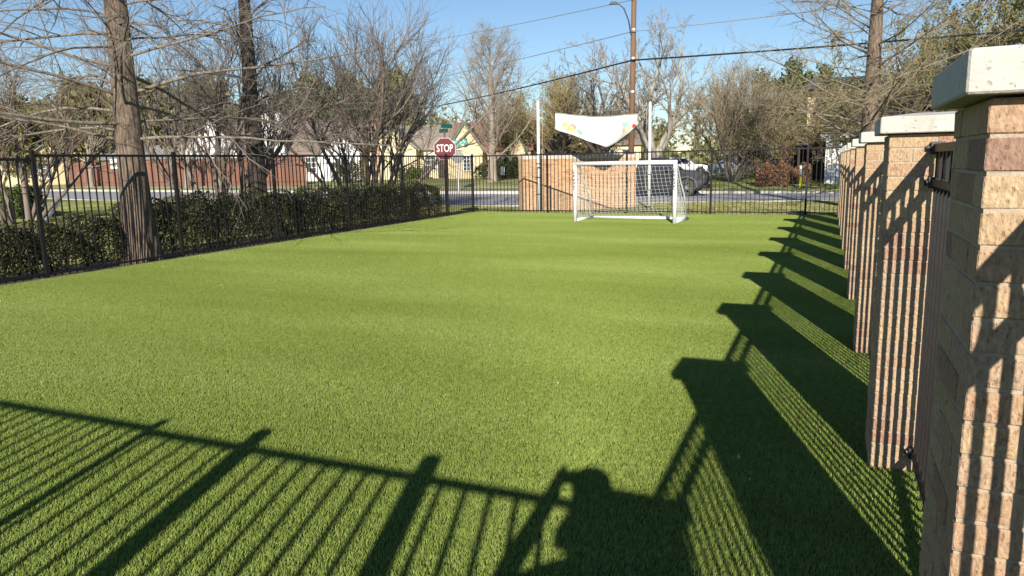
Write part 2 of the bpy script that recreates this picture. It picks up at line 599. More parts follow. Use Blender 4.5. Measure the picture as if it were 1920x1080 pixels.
PW = 0.406
PX0 = 0.262
PCX = PX0 + PW / 2
PY = [-0.99] + [1.59 + 2.455 * k for k in range(0, 9)]
names = ['brick pillar beside the camera, out of frame at lower right', 'nearest brick pillar with pale stone cap, cut off by the right edge',
         'second brick pillar from the right edge, pale stone cap', 'third brick pillar from the right edge, striped by picket shadows',
         'fourth brick pillar along the right side of the turf', 'fifth brick pillar from the right edge, partly hidden', 'sixth brick pillar along the right side, mostly hidden',
         'seventh brick pillar along the turf edge, a sliver in view', 'eighth brick pillar, last but one before the far fence', 'farthest brick pillar beside the far fence corner']
for k, y0 in enumerate(PY):
    t = thing('brick_pillar', names[k], 'pillar', (PCX, y0 + PW / 2, 0), 0, 'brick pillars along the right side of the turf')
    MB().box((0, 0, 0.85), (PW - 0.007, PW - 0.007, 1.696)).build('mortar_core', M_MORTAR, t)
    places = []
    rr = random.Random(100 + k)
    o1, o2 = PW / 2 - BR_D / 2, PW / 2 - BR_L / 2
    for c in range(25):
        z = c * CH + 0.034
        turn = (c % 2) * math.pi / 2
        ca, sa = math.cos(turn), math.sin(turn)
        loc = []
        for sgn in (-1, 1):
            loc += [(rr.choice(STRETCH), (-o2, sgn * o1), 0), (rr.choice(STRETCH), (o2, sgn * o1), 0), (rr.choice(MID), (sgn * o1, 0), math.pi / 2)]
        for me, (x, y), r_ in loc:
            places.append((me, (x * ca - y * sa + rr.uniform(-.0015, .0015), x * sa + y * ca + rr.uniform(-.0015, .0015), z), r_ + turn))
    if 1 <= k <= 5:
        for me, loc, r_ in places:
            o = link('brick', me, None, t, loc=loc)
            o.rotation_euler = (0, 0, r_)
    else:
        joined_bricks(places, 'brickwork', t)
    cw = PW + 0.094
    bm = bmesh.new()
    bmesh.ops.create_cube(bm, size=1)
    for v in bm.verts:
        v.co = Vector((v.co.x * cw, v.co.y * cw, (v.co.z + 0.5) * 0.078))
    top = bmesh.ops.inset_region(bm, faces=[f for f in bm.faces if f.normal.z > 0.9], thickness=cw / 2 - 0.01)
    for v in bm.verts:
        if abs(v.co.x) < 0.1 and v.co.z > 0.05:
            v.co.z += 0.022
    bmesh.ops.bevel(bm, geom=[e for e in bm.edges if max(abs(e.verts[0].co.x), abs(e.verts[1].co.x)) > 0.2], offset=0.004, segments=1, affect='EDGES')
    me = bpy.data.meshes.new('cap')
    bm.to_mesh(me)
    bm.free()
    link('cap', me, M_CAP, t, loc=(0, 0, 1.704))

M_STEEL = mat('bracket_bolt', (0.05, 0.05, 0.05), (0.09, 0.09, 0.09), scale=40, rough=0.4, metal=0.6)
def ring_mesh():
    b = MB()
    a = np.linspace(0, 2 * math.pi, 17)
    b.tube(np.c_[np.zeros(17), 0.044 * np.cos(a), 0.058 * np.sin(a)], 0.006, 5, cap=False)
    me = bpy.data.meshes.new('ring')
    me.from_pydata(np.concatenate(b.v).tolist(), [], b.f)
    me.materials.append(M_BLACK)
    return me
RING = ring_mesh()
pick2 = unit_box('picket', (0.0165, 0.0165, 1.60), M_BLACK)
place_words = ['beside the camera between two brick pillars', 'between the nearest and second brick pillars', 'between the second and third brick pillars', 'between the third and fourth brick pillars',
               'between the fourth and fifth brick pillars', 'between the fifth and sixth brick pillars', 'between the sixth and seventh brick pillars', 'between the seventh and eighth brick pillars', 'between the last two brick pillars']
for k in range(len(PY) - 1):
    ya, yb = PY[k] + PW, PY[k + 1]
    L = yb - ya
    t = thing('fence_panel', 'black metal picket panel ' + place_words[k], 'fence panel', (PCX, (ya + yb) / 2, 0), 0, 'picket panels between the brick pillars')
    for z, hh in ((1.632, 0.036), (1.470, 0.03), (0.115, 0.03)):
        MB().box((0, 0, z), (0.034, L - 0.012, hh)).build('rail', M_BLACK, t)
        for s in (-1, 1):
            bk = MB().box((0, s * (L / 2 - 0.02), z), (0.056, 0.034, hh + 0.022))
            bk.tube([(-0.024, s * (L / 2 - 0.012), z), (-0.046, s * (L / 2 - 0.012), z)], 0.013, 8)
            bk.build('bracket', M_STEEL, t)
    n = 18
    for i in range(n):
        y = -L / 2 + L * (i + 0.5) / n
        link('picket', pick2, None, t, loc=(0, y, 0.03))
        if i < n - 1 and i % 2 == 0 and k < 6:
            link('ring', RING, None, t, loc=(0, y + L / n / 2, 1.555))

# ---------------------------------------------------------------- soccer goal
M_WHITE = mat('white_plastic', (0.78, 0.78, 0.76), (0.84, 0.84, 0.82), scale=5, rough=0.4, spec=0.4)
M_NET = mat('white_net_cord', (0.78, 0.78, 0.74), rough=0.8)
M_INK = mat('black_print', (0.02, 0.02, 0.02), rough=0.6)
def text_mesh(txt, size, m, depth=0.002, align='CENTER', bold=0.0):
    c = bpy.data.curves.new('lettering', 'FONT')
    c.body = txt
    c.size = size
    c.align_x = align
    c.align_y = 'CENTER'
    c.extrude = depth
    c.offset = bold
    o = bpy.data.objects.new('lettering', c)
    COL.objects.link(o)
    dg = bpy.context.evaluated_depsgraph_get()
    me = bpy.data.meshes.new_from_object(o.evaluated_get(dg))
    bpy.data.objects.remove(o)
    me.materials.clear()
    me.materials.append(m)
    return me

GW, GD, GH = 2.70, 1.32, 1.54
g = thing('soccer_goal', 'white tube soccer goal with net on the turf near far fence', 'soccer goal', (-4.88, 18.78, 0), math.atan2(-0.2, 2.7))
for s in (-1, 1):
    x = s * GW / 2
    MB().tube([(x, 0, 0.0), (x, 0, GH)], 0.052, 12).build('post', M_WHITE, g, smooth=True)
    MB().tube([(x, -0.03, 0.045), (x, GD, 0.04)], 0.045, 10).build('base_bar', M_WHITE, g, smooth=True)
    MB().tube([(x - s * 0.02, 0.04, GH - 0.06), (x - s * 0.02, 0.28, GH - 0.10), (x - s * 0.02, 0.62, GH - 0.52), (x - s * 0.02, 0.98, 0.72), (x - s * 0.02, GD - 0.02, 0.06)], 0.02, 8).build('stay', M_WHITE, g, smooth=True)
    me = text_mesh('QUICKPLAY', 0.10, M_INK, 0.001, bold=0.002)
    o = link('lettering', me, None, g, loc=(x - 0.012, -0.0535, 1.12))
    o.rotation_euler = (R(90), R(90), 0)
MB().tube([(-GW / 2 - 0.05, 0, GH), (GW / 2 + 0.05, 0, GH)], 0.055, 12).build('crossbar', M_WHITE, g, smooth=True)
MB().tube([(-GW / 2, GD, 0.04), (GW / 2, GD, 0.04)], 0.045, 10).build('back_bar', M_WHITE, g, smooth=True)
net = MB()
def netp(u, v):
    """u across 0..1, v from crossbar 0 to back bar 1"""
    sag = math.sin(math.pi * v) * (0.16 + 0.05 * math.sin(5 * u + 1)) * (0.35 + 0.65 * math.sin(math.pi * min(max(u, 0.0), 1)))
    return (-GW / 2 + GW * u, 0.03 + (GD - 0.03) * v ** 1.15 - 0.3 * sag, GH - (GH - 0.05) * v - sag)
NU, NV = 25, 17
lines = [[netp(i / NU, j / NV) for j in range(NV + 1)] for i in range(NU + 1)] + [[netp(i / NU, j / NV) for i in range(NU + 1)] for j in range(NV + 1)]
for s in (0, 1):                                     # triangular side nets
    for j in range(1, 15):
        z = GH * j / 15
        v = (1 - z / GH)
        ye = GD * v ** 1.1
        lines.append([(-GW / 2 + GW * s + (0.5 - s) * 0.06 * math.sin(q / 4 * 3.1), ye * q / 4, z + 0.02 * math.sin(q)) for q in range(5)])
    for j in range(1, 12):
        y = GD * j / 12
        zt = GH * (1 - (j / 12) ** 0.9)
        lines.append([(-GW / 2 + GW * s + (0.5 - s) * 0.05 * math.sin(q / 3 * 3.1), y + 0.02 * math.sin(q * 2 + j), 0.04 + zt * q / 3) for q in range(4)])
for ln in lines:
    net.tube(ln, 0.0031, 3, cap=False)
net.build('net', M_NET, g, fix=False)

# ---------------------------------------------------------------- brick sign wall, banner poles, banner
WA, WB = np.array([-9.87, 23.95]), np.array([-6.73, 27.3])
wl = float(np.linalg.norm(WB - WA))
wr = math.atan2(*(WB - WA)[::-1])
WZ = -0.22
sw = thing('brick_wall', 'freestanding tan brick wall with pale cap behind the far fence', 'wall', (*((WA + WB) / 2), WZ), wr)
SWB = [(0.4, (0.74, 0.49, 0.28)), (0.3, (0.68, 0.43, 0.25)), (0.2, (0.62, 0.37, 0.22)), (0.1, (0.5, 0.29, 0.18))]
M_BRICK2 = mat('tan_brick', (0.75, 0.7, 0.66), (0.97, 0.94, 0.9), scale=20, rough=0.9, bump=0.4, bscale=90, rnd=SWB, detail=5)
B2 = []
for s_ in range(4):
    me = STRETCH[s_].copy()
    me.materials.clear()
    me.materials.append(M_BRICK2)
    B2.append(me)
TH = 0.42
B2H = brick_mesh(0.094, 0.094, 0.0605, 77)
B2H.materials.clear()
B2H.materials.append(M_BRICK2)
MB().box((0, 0, 0.96), (wl - 0.02, TH - 0.02, 1.92)).build('mortar_core', M_MORTAR, sw)
places, rr = [], random.Random(4)
nb = int(wl / 0.203)
for c in range(28):
    pitch = wl / nb
    row = [(-wl / 2 + pitch * (i + 0.5), 0) for i in range(nb)] if c % 2 == 0 else [(-wl / 2 + pitch * (i + 1), 0) for i in range(nb - 1)] + [(-wl / 2 + pitch / 4, 1), (wl / 2 - pitch / 4, 1)]
    for x, half in row:
        for y_ in (-TH / 2 + 0.045 + rr.uniform(-.002, .002), TH / 2 - 0.045):
            places.append((B2H if half else rr.choice(B2), (x, y_, c * CH + 0.034), 0))
    for s_ in (-1, 1):
        for q in (-0.1, 0.1):
            places.append((rr.choice(B2), (s_ * (wl / 2 - 0.052), q, c * CH + 0.034), math.pi / 2))
front = [p for p in places if p[1][1] < -0.15]
front.sort(key=lambda p: -p[1][2])
for me, loc, r_ in front[:300]:
    o = link('brick', me, None, sw, loc=loc)
    o.rotation_euler = (0, 0, r_)
rest = front[300:] + [p for p in places if p[1][1] >= -0.15]
o = joined_bricks(rest, 'brickwork', sw)
o.data.materials.clear()
M_BR2J = mat('tan_brick_far', (0.50, 0.32, 0.19), (0.72, 0.49, 0.29), scale=6, rough=0.9, bump=0.4, bscale=90, stretch=(1, 1, 3))
o.data.materials.append(M_BR2J)
M_CAP2 = mat('pale_cap_course', (0.6, 0.48, 0.38), (0.72, 0.6, 0.5), scale=6, rough=0.9)
for i in range(12):
    MB().box((-wl / 2 + wl / 12 * (i + 0.5), 0, 1.985), (wl / 12 - 0.008, TH + 0.03, 0.13)).build('cap_stone', M_CAP2, sw)

M_POLE = mat('white_painted_steel', (0.6, 0.61, 0.62), (0.74, 0.75, 0.75), scale=3, rough=0.35, spec=0.5)
M_ROPE = mat('rope', (0.55, 0.5, 0.36), rough=0.9)
PL, PR = np.array([-8.86, 23.05]), np.array([-5.88, 26.25])
pd = (PR - PL) / np.linalg.norm(PR - PL)
for P_, lab, hz, s in ((PL, 'white banner pole on the left in front of the brick wall', 3.55, 1), (PR, 'white banner pole on the right, seen behind the goal net', 3.58, -1)):
    t = thing('banner_pole', lab, 'pole', (*P_, -0.2), 0, 'poles holding the banner')
    MB().tube([(0, 0, 0), (0, 0, hz + 0.2)], 0.052, 12).build('shaft', M_POLE, t, smooth=True)
    MB().tube([(0, 0, hz + 0.2), (0, 0, hz + 0.24)], [0.056, 0.04], 12).build('cap', M_POLE, t, smooth=True)
    tx, ty = pd * s
    MB().tube([(tx * 0.16, ty * 0.16, 0.75), (tx * 0.15, ty * 0.15, hz + 0.02), (tx * 0.5, ty * 0.5, hz - 0.18), (tx * 0.52, ty * 0.52, hz - 0.33)], 0.008, 5).build('rope', M_ROPE, t)
    for z in (0.75, 1.3, 1.75):
        MB().tube([(-0.07, -0.05, z), (0.07, -0.05, z + 0.01)], 0.016, 6).build('cleat', M_BLACK, t)
# banner: hangs from its top hem, lower corners blown up so the bottom comes to a point
bn = thing('banner', 'white drooping banner with faded fruit drawings strung between two poles', 'banner', (0, 0, 0))
BL = float(np.linalg.norm(PR - PL))
T0, T1 = 0.145, 0.885
bs = [0, 0.03, 0.06, 0.15, 0.3, 0.44, 0.52, 0.58, 0.66, 0.74, 0.86, 0.95, 0.985, 1.0]
bd = [0.50, 0.55, 0.58, 0.66, 0.82, 0.95, 1.03, 0.99, 0.9, 0.76, 0.6, 0.40, 0.33, 0.3]
nrm = np.array([pd[1], -pd[0]])
def banner_p(s, v, out=0.0):
    tt = T0 + (T1 - T0) * s
    base_ = PL + pd * BL * tt
    d = np.interp(s, bs, bd)
    top = 3.15 + 0.03 * math.cos(2 * math.pi * s) - 0.04 * math.sin(math.pi * s)
    fold = 0.05 * math.sin(9 * s + 4 * v) * v + 0.03 * math.sin(23 * s - 3 * v) + 0.42 * math.sin(math.pi * v * 0.55) * math.sin(math.pi * s) ** 0.7
    p = base_ + nrm * (fold + out)
    return (p[0], p[1], top - d * v)
NS, NVV = 60, 24
V = np.array([[banner_p(i / NS, j / NVV) for j in range(NVV + 1)] for i in range(NS + 1)])
i, j = np.meshgrid(np.arange(NS), np.arange(NVV), indexing='ij')
k = (i * (NVV + 1) + j).ravel()
M_BAN = mat('white_vinyl', (0.66, 0.65, 0.62), (0.72, 0.71, 0.68), scale=2, rough=0.6)
bo = link('cloth', quad_mesh('cloth', V, np.stack([k, k + NVV + 1, k + NVV + 2, k + 1], -1)), M_BAN, bn, smooth=True)
sd = bo.modifiers.new('thickness', 'SOLIDIFY')
sd.thickness = 0.003
sd.offset = -1
MB().tube([tuple(np.array(banner_p(min(max(q / 20, 0), 1), 0)) + np.array([0, 0, 0.02])) for q in range(21)], 0.006, 5).build('cord', M_ROPE, bn)
def blob(s0, v0, rs, rv, c_, lobes=0, amp=0.0, tilt=0.0, nm='print'):
    rs, rv, c = rs * 1.2, rv * 1.2, c_
    n = 28
    pv = [banner_p(s0, v0, 0.006)]
    for q in range(n):
        a = 2 * math.pi * q / n
        r_ = 1 + amp * math.sin(lobes * a)
        ds, dv = rs * r_ * math.cos(a), rv * r_ * math.sin(a)
        pv.append(banner_p(s0 + ds * math.cos(tilt) - dv * math.sin(tilt) * 0.4, v0 + dv * math.cos(tilt) + ds * math.sin(tilt) * 2, 0.006))
    me = bpy.data.meshes.new(nm)
    me.from_pydata(pv, [], [(0, 1 + q, 1 + (q + 1) % n) for q in range(n)])
    return link(nm, me, mat('print_%d_%d_%d' % tuple(int(x * 99) for x in c), c, tuple(min(1, x * 1.15) for x in c), scale=12, rough=0.6), bn)
blob(0.115, 0.62, 0.045, 0.17, (0.75, 0.62, 0.08), 7, 0.12)
blob(0.17, 0.58, 0.032, 0.10, (0.62, 0.30, 0.24), 0, 0, 0)
blob(0.235, 0.75, 0.03, 0.09, (0.22, 0.55, 0.38), 5, 0.2)
blob(0.17, 0.84, 0.055, 0.08, (0.72, 0.72, 0.25), 3, 0.15, 0.3)
blob(0.80, 0.45, 0.03, 0.12, (0.25, 0.58, 0.4), 6, 0.2)
blob(0.765, 0.68, 0.024, 0.11, (0.68, 0.42, 0.32), 4, 0.1)
blob(0.845, 0.7, 0.05, 0.14, (0.76, 0.74, 0.45), 0, 0, -0.5)
blob(0.925, 0.84, 0.02, 0.14, (0.62, 0.05, 0.06), 3, 0.1, -0.3)
for q in range(3):
    blob(0.855 - q * 0.004, 0.34 + q * 0.11, 0.02, 0.012, (0.35, 0.22, 0.16), 0, 0, -0.15)

# ---------------------------------------------------------------- street signs
M_RED = mat('sign_red', (0.085, 0.005, 0.01), (0.17, 0.008, 0.016), scale=7, rough=0.4)
M_SIGNW = mat('sign_white', (0.75, 0.75, 0.73), rough=0.5)
M_RUST = mat('rusty_post', (0.16, 0.05, 0.035), (0.24, 0.075, 0.045), scale=8, rough=0.8)
M_TEAL = mat('sign_teal', (0.02, 0.28, 0.25), (0.03, 0.34, 0.3), scale=5, rough=0.4)
M_DTEAL = mat('sign_dark_green', (0.01, 0.10, 0.08), (0.015, 0.13, 0.1), scale=5, rough=0.5)
M_GALV = mat('galvanised', (0.36, 0.37, 0.37), (0.48, 0.49, 0.48), scale=9, rough=0.45, metal=0.5)
def octagon(r):
    return [(r * math.cos(R(22.5 + 45 * q)), r * math.sin(R(22.5 + 45 * q))) for q in range(8)]
def sign_at(name, label, cat, x, y, facing):
    return thing(name, label, cat, (x, y, float(gz(x, y)) - 0.02), facing)
FACE = 0.40                                   # signs turned towards the camera side
ss = sign_at('stop_sign', 'red octagonal STOP sign on rusty post beside the hedge end', 'stop sign', -11.12, 20.75, FACE)
MB().box((0, 0.03, 1.37), (0.055, 0.045, 2.74)).build('post', M_RUST, ss)
MB().prism([(x, z + 2.13) for x, z in octagon(0.365)], 'y', -0.012, 0.004).build('border', M_SIGNW, ss)
plate = MB().prism([(x, z + 2.13) for x, z in octagon(0.353)], 'y', -0.016, -0.013).build('plate', M_RED, ss)
o = link('lettering', text_mesh('STOP', 0.27, M_SIGNW, 0.001, bold=0.003), None, ss, loc=(0, -0.019, 2.14))
o.rotation_euler = (R(90), 0, 0)
o.scale = (0.8, 1.2, 1)
MB().box((0.08, 0.03, 2.83), (0.5, 0.012, 0.12), 0.9).build('street_plate', M_DTEAL, ss)
MB().box((-0.02, 0.03, 2.69), (0.5, 0.012, 0.12), -0.9).build('street_plate', M_DTEAL, ss)

bx, by = col(863, 48)
bs_ = sign_at('stop_sign', 'grey back of an octagonal sign under a teal street name plate', 'stop sign', bx, by, FACE)
MB().box((0, 0, 1.6), (0.06, 0.05, 3.2)).build('post', M_GALV, bs_)
MB().prism([(x, z + 2.2) for x, z in octagon(0.42)], 'y', -0.05, -0.03).build('plate', mat('sign_back', (0.2, 0.21, 0.2), (0.28, 0.29, 0.28), scale=4, rough=0.6), bs_)
MB().box((0.05, 0, 3.13), (1.0, 0.012, 0.24)).build('street_plate', M_TEAL, bs_)
o = link('lettering', text_mesh('Abrams', 0.23, M_SIGNW, 0.001, bold=0.004), None, bs_, loc=(-0.06, -0.01, 3.12))
o.rotation_euler = (R(90), 0, 0)
o = link('lettering', text_mesh('Rd', 0.13, M_SIGNW, 0.001, bold=0.003), None, bs_, loc=(0.45, -0.01, 3.16))
o.rotation_euler = (R(90), 0, 0)
MB().box((0.02, 0.0, 2.9), (0.5, 0.012, 0.19)).build('street_plate', M_TEAL, bs_)
MB().prism([(-0.1, 3.26), (0.12, 3.26), (0.02, 3.44)], 'y', -0.006, 0.006).build('finial', M_GALV, bs_)

vx, vy = col(219, 80)
sp = sign_at('speed_sign', 'white SPEED LIMIT 35 sign in front of the red board fence', 'road sign', vx, vy, FACE + 0.3)
MB().box((0, 0.03, 1.2), (0.06, 0.04, 2.5)).build('post', M_GALV, sp)
MB().box((0, 0, 2.35), (0.6, 0.012, 0.9)).build('plate', M_SIGNW, sp)
for tx, sz, z in (('SPEED', 0.15, 2.68), ('LIMIT', 0.15, 2.52), ('35', 0.4, 2.18)):
    o = link('lettering', text_mesh(tx, sz, M_INK, 0.001, bold=0.004), None, sp, loc=(0, -0.009, z))
    o.rotation_euler = (R(90), 0, 0)

# yellow-topped utility marker by the far kerb
mx_, my_ = col(1507, 43.5)
mk = thing('marker_post', 'yellow utility marker post with white top near the red bushes', 'marker post', (mx_, my_, float(gz(mx_, my_)) - 0.05))
MB().tube([(0, 0, 0), (0, 0, 0.75)], 0.07, 8).build('shaft', mat('marker_yellow', (0.7, 0.62, 0.03), rough=0.5), mk, smooth=True)
MB().tube([(0, 0, 0.75), (0, 0, 1.3)], [0.072, 0.068], 8).build('cap', M_SIGNW, mk, smooth=True)

# ---------------------------------------------------------------- utility pole, wires
M_WOODP = mat('pole_wood', (0.15, 0.085, 0.05), (0.24, 0.14, 0.085), scale=5, rough=0.9, bump=0.3, stretch=(4, 4, 0.25))
ux, uy = col(1187, 31.0)
up = thing('utility_pole', 'brown wooden utility pole with street lamp arm behind the banner', 'utility pole', (ux, uy, -0.2))
MB().tube([(0, 0, 0), (0.10, 0.05, 10.5)], [0.13, 0.095], 12).build('shaft', M_WOODP, up, smooth=True)
for z in (4.5, 5.8, 6.9):
    MB().tube([(z * 0.0095, z * 0.005, z), (z * 0.0095, z * 0.005, z + 0.08)], 0.128, 10).build('band', M_GALV, up)
MB().tube([(0.0, -0.1, 6.75), (-0.1, -0.12, 7.3), (-0.28, -0.16, 7.75), (-0.55, -0.2, 8.0)], 0.03, 6).build('lamp_arm', M_STEEL, up)
MB().box((-0.68, -0.22, 7.98), (0.36, 0.16, 0.1), 0.3, 0.6).build('lamp_head', M_STEEL, up)
lx_, ly_ = col(14, 110)
up2 = thing('utility_pole', 'distant brown utility pole with crossarm at the left edge', 'utility pole', (lx_, ly_, 0))
MB().tube([(0, 0, 0), (0, 0, 17.2)], [0.24, 0.2], 10).build('shaft', M_WOODP, up2, smooth=True)
MB().box((0, 0, 14.2), (3.6, 0.15, 0.18), 0.5).build('crossarm', M_WOODP, up2)
def wire(name, label, a, b, sag, r, m):
    a, b = np.array(a), np.array(b)
    q = np.linspace(0, 1, 25)[:, None]
    p = a + (b - a) * q
    p[:, 2] -= sag * 4 * (q * (1 - q))[:, 0]
    o = MB().tube(p, r, 5).build(name, m, None)
    return tag(o, label, 'cable', 'overhead cables on the utility pole')
def at_z(px, d, z):
    x, y = col(px, d)
    return (x, y, z)
M_CABLE = mat('cable_black', (0.02, 0.02, 0.022), rough=0.6)
M_CABLG = mat('cable_grey', (0.25, 0.26, 0.28), rough=0.5)
WT = lambda z: (ux + z * 0.0095, uy + z * 0.005 - 0.15, z - 0.2)
wire('overhead_cable', 'thick black cable sloping from the utility pole down to the left', WT(5.75), (-62, 74, 7.2), 0.9, 0.033, M_CABLE)
wire('overhead_cable', 'thick black cable running right from the utility pole', WT(5.75), (38, 26, 6.6), 0.5, 0.033, M_CABLE)
wire('overhead_cable', 'thin grey cable left of the pole, middle one of three', WT(6.85), (-60, 74, 10.0), 0.6, 0.018, M_CABLG)
wire('overhead_cable', 'thin pale cable right of the pole passing above the cypress', WT(6.85), (34, 27, 9.4), 0.7, 0.018, M_CABLG)
wire('overhead_cable', 'thin grey cable left of the pole, topmost in the sky', WT(8.05), (-60, 74, 14.3), 0.4, 0.016, M_CABLG)
wire('overhead_cable', 'thin cable right of the pole along the top edge', WT(8.15), (34, 27, 8.3), 0.2, 0.014, M_CABLE)
# grey guard on a guy wire at the left lawn
ga, gb = col(62, 25.0), col(112, 34.0)
o = MB().tube([(*ga, -0.1), (*gb, 1.45 - 0.9)], 0.06, 8).build('guy_guard', M_GALV, None, smooth=True)
tag(o, 'grey tube slanting up from the lawn behind the hedge at left', 'guy wire')

# ---------------------------------------------------------------- vehicles
def paint(name, c, rough=0.25):
    return mat(name, c, tuple(x * 1.12 for x in c), scale=1.5, rough=rough, spec=0.6, metal=0.25)
M_GLASS = mat('dark_glass', (0.02, 0.025, 0.03), (0.035, 0.04, 0.05), scale=2, rough=0.08, spec=0.9)
M_TYRE = mat('tyre_rubber', (0.05, 0.047, 0.043), (0.09, 0.085, 0.08), scale=12, rough=0.9)
M_RIM = mat('alloy_rim', (0.3, 0.3, 0.31), (0.42, 0.42, 0.43), scale=8, rough=0.35, metal=0.7)
M_TRIM = mat('black_trim', (0.02, 0.02, 0.022), rough=0.6)
M_LAMP = mat('headlamp_lens', (0.22, 0.23, 0.25), rough=0.15, spec=0.6)
M_TAIL = mat('tail_lens', (0.35, 0.02, 0.02), rough=0.2)
def vehicle(name, label, loc, rz, prof, arches, wr_, W, cabin, pm, flare=None, bedded=False):
    """prof: lower body side outline (x,z) from rear bottom round over the top; front is +x; near side is -y"""
    t = thing(name, label, 'pickup truck' if bedded else 'car', loc, rz)
    def arch_cut(x, r):
        return [(x - r * math.cos(a), wr_ + r * math.sin(a)) for a in np.linspace(-0.35, math.pi + 0.35, 12)]
    low = []
    for ax in sorted(arches):
        low += arch_cut(ax, wr_ * 1.2)
    poly = low + prof                       # bottom edge rear->front with arches, then over the top back to rear
    b = bmesh.new()
    vs = [b.verts.new((x, -W / 2, z)) for x, z in poly]
    f = b.faces.new(vs)
    ex = bmesh.ops.extrude_face_region(b, geom=[f])
    bmesh.ops.translate(b, vec=(0, W, 0), verts=[v for v in ex['geom'] if isinstance(v, bmesh.types.BMVert)])
    bmesh.ops.recalc_face_normals(b, faces=b.faces)
    side = [e for e in b.edges if len(e.link_faces) == 2 and abs(e.verts[0].co.y - e.verts[1].co.y) < 1e-6]
    bmesh.ops.bevel(b, geom=side, offset=0.035, segments=2, affect='EDGES')
    zt = max(p[1] for p in prof)
    for v in b.verts:                       # waist narrowing and rounded nose
        k_ = max(0, (v.co.z - zt * 0.55) / (zt * 0.45))
        v.co.y *= 1 - 0.05 * k_ * k_
        xm = max(p[0] for p in prof)
        if v.co.x > xm - 0.5:
            v.co.y *= 1 - 0.14 * ((v.co.x - xm + 0.5) / 0.5) ** 2
    bmesh.ops.triangulate(b, faces=[f for f in b.faces if len(f.verts) > 6])
    me = bpy.data.meshes.new('body')
    b.to_mesh(me)
    b.free()
    link('body', me, pm, t)
    # cabin: tapered loft, glass slightly proud of it
    cz0, cz1 = cabin['z']
    xb, xt = cabin['bottom'], cabin['top']
    wb, wt = W / 2 * 0.95, W / 2 * 0.78
    v = [(xb[0], -wb, cz0), (xb[1], -wb, cz0), (xb[1], wb, cz0), (xb[0], wb, cz0), (xt[0], -wt, cz1), (xt[1], -wt, cz1), (xt[1], wt, cz1), (xt[0], wt, cz1)]
    cb = MB().add(v, [(0, 3, 2, 1), (4, 5, 6, 7), (0, 1, 5, 4), (1, 2, 6, 5), (2, 3, 7, 6), (3, 0, 4, 7)]).build('cabin', pm, t)
    bv = cb.modifiers.new('round', 'BEVEL')
    bv.width = 0.06
    bv.segments = 3
    def lerp3(a, c, q):
        return tuple(a[i] + (c[i] - a[i]) * q for i in range(3))
    for s in (0, 1):
        lo = (v[0], v[1]) if s == 0 else (v[3], v[2])
        hi = (v[4], v[5]) if s == 0 else (v[7], v[6])
        yo = -0.012 if s == 0 else 0.012
        for q0, q1 in cabin['panes']:
            quad = []
            for q, h in ((q0, 0.12), (q1, 0.12), (q1, 0.86), (q0, 0.86)):
                p = lerp3(lerp3(lo[0], lo[1], q), lerp3(hi[0], hi[1], q), h)
                quad.append((p[0], p[1] + yo, p[2]))
            MB().add(quad + [(p[0], p[1] - yo * 1.5, p[2]) for p in quad], [(0, 1, 2, 3), (4, 7, 6, 5), (0, 4, 5, 1), (1, 5, 6, 2), (2, 6, 7, 3), (3, 7, 4, 0)]).build('side_window', M_GLASS, t)
    for nm, (a, c, d, e), sx in (('windscreen', (v[1], v[2], v[6], v[5]), 1), ('rear_window', (v[0], v[3], v[7], v[4]), -1)):
        quad = []
        for h, q in ((0.1, 0.1), (0.1, 0.9), (0.88, 0.88), (0.88, 0.12)):
            p = lerp3(lerp3(a, c, q), lerp3(e, d, q), h)
            quad.append((p[0] + 0.012 * sx, p[1], p[2] + 0.008))
        MB().add(quad + [(p[0] - 0.02 * sx, p[1], p[2] - 0.01) for p in quad], [(0, 1, 2, 3), (4, 7, 6, 5), (0, 4, 5, 1), (1, 5, 6, 2), (2, 6, 7, 3), (3, 7, 4, 0)]).build(nm, M_GLASS, t)
    for ax in arches:
        for s in (-1, 1):
            y = s * (W / 2 - 0.12)
            a = np.linspace(0, 2 * math.pi, 25)[:-1]
            ty_ = MB()
            rings = []
            for yy, rad in ((-0.12, 0.62), (-0.125, 0.9), (-0.09, 1.0), (0.09, 1.0), (0.125, 0.9), (0.12, 0.62)):
                rings.append(np.c_[wr_ * rad * np.cos(a), np.full(24, yy), wr_ * rad * np.sin(a)])
            V_ = np.concatenate(rings)
            F_ = [(r_ * 24 + q, r_ * 24 + (q + 1) % 24, (r_ + 1) * 24 + (q + 1) % 24, (r_ + 1) * 24 + q) for r_ in range(5) for q in range(24)]
            wh = ty_.add(V_, F_).build('wheel', M_TYRE, t, loc=(ax, y, wr_))
            rm = MB()
            rm.tube([(0, s * 0.02, 0), (0, s * 0.105, 0)], wr_ * 0.2, 12)
            for q in range(8):
                a_ = q * math.pi / 4
                rm.tube([(wr_ * 0.12 * math.cos(a_), s * 0.1, wr_ * 0.12 * math.sin(a_)), (wr_ * 0.6 * math.cos(a_), s * 0.085, wr_ * 0.6 * math.sin(a_))], wr_ * 0.05, 5)
            aa = np.linspace(0, 2 * math.pi, 25)
            rm.tube(np.c_[wr_ * 0.6 * np.cos(aa), np.full(25, s * 0.08), wr_ * 0.6 * np.sin(aa)], wr_ * 0.045, 5, cap=False)
            rm.build('rim', M_RIM, wh)
            if flare:
                fl = MB()
                fa = np.linspace(0.0, math.pi, 13)
                fl.tube(np.c_[ax + wr_ * 1.24 * np.cos(fa), np.full(13, s * (W / 2 + 0.0)), wr_ + wr_ * 1.24 * np.sin(fa)], 0.055, 6)
                fl.build('wheel_flare', flare, t)
    xm, zm = max(p[0] for p in prof), zt
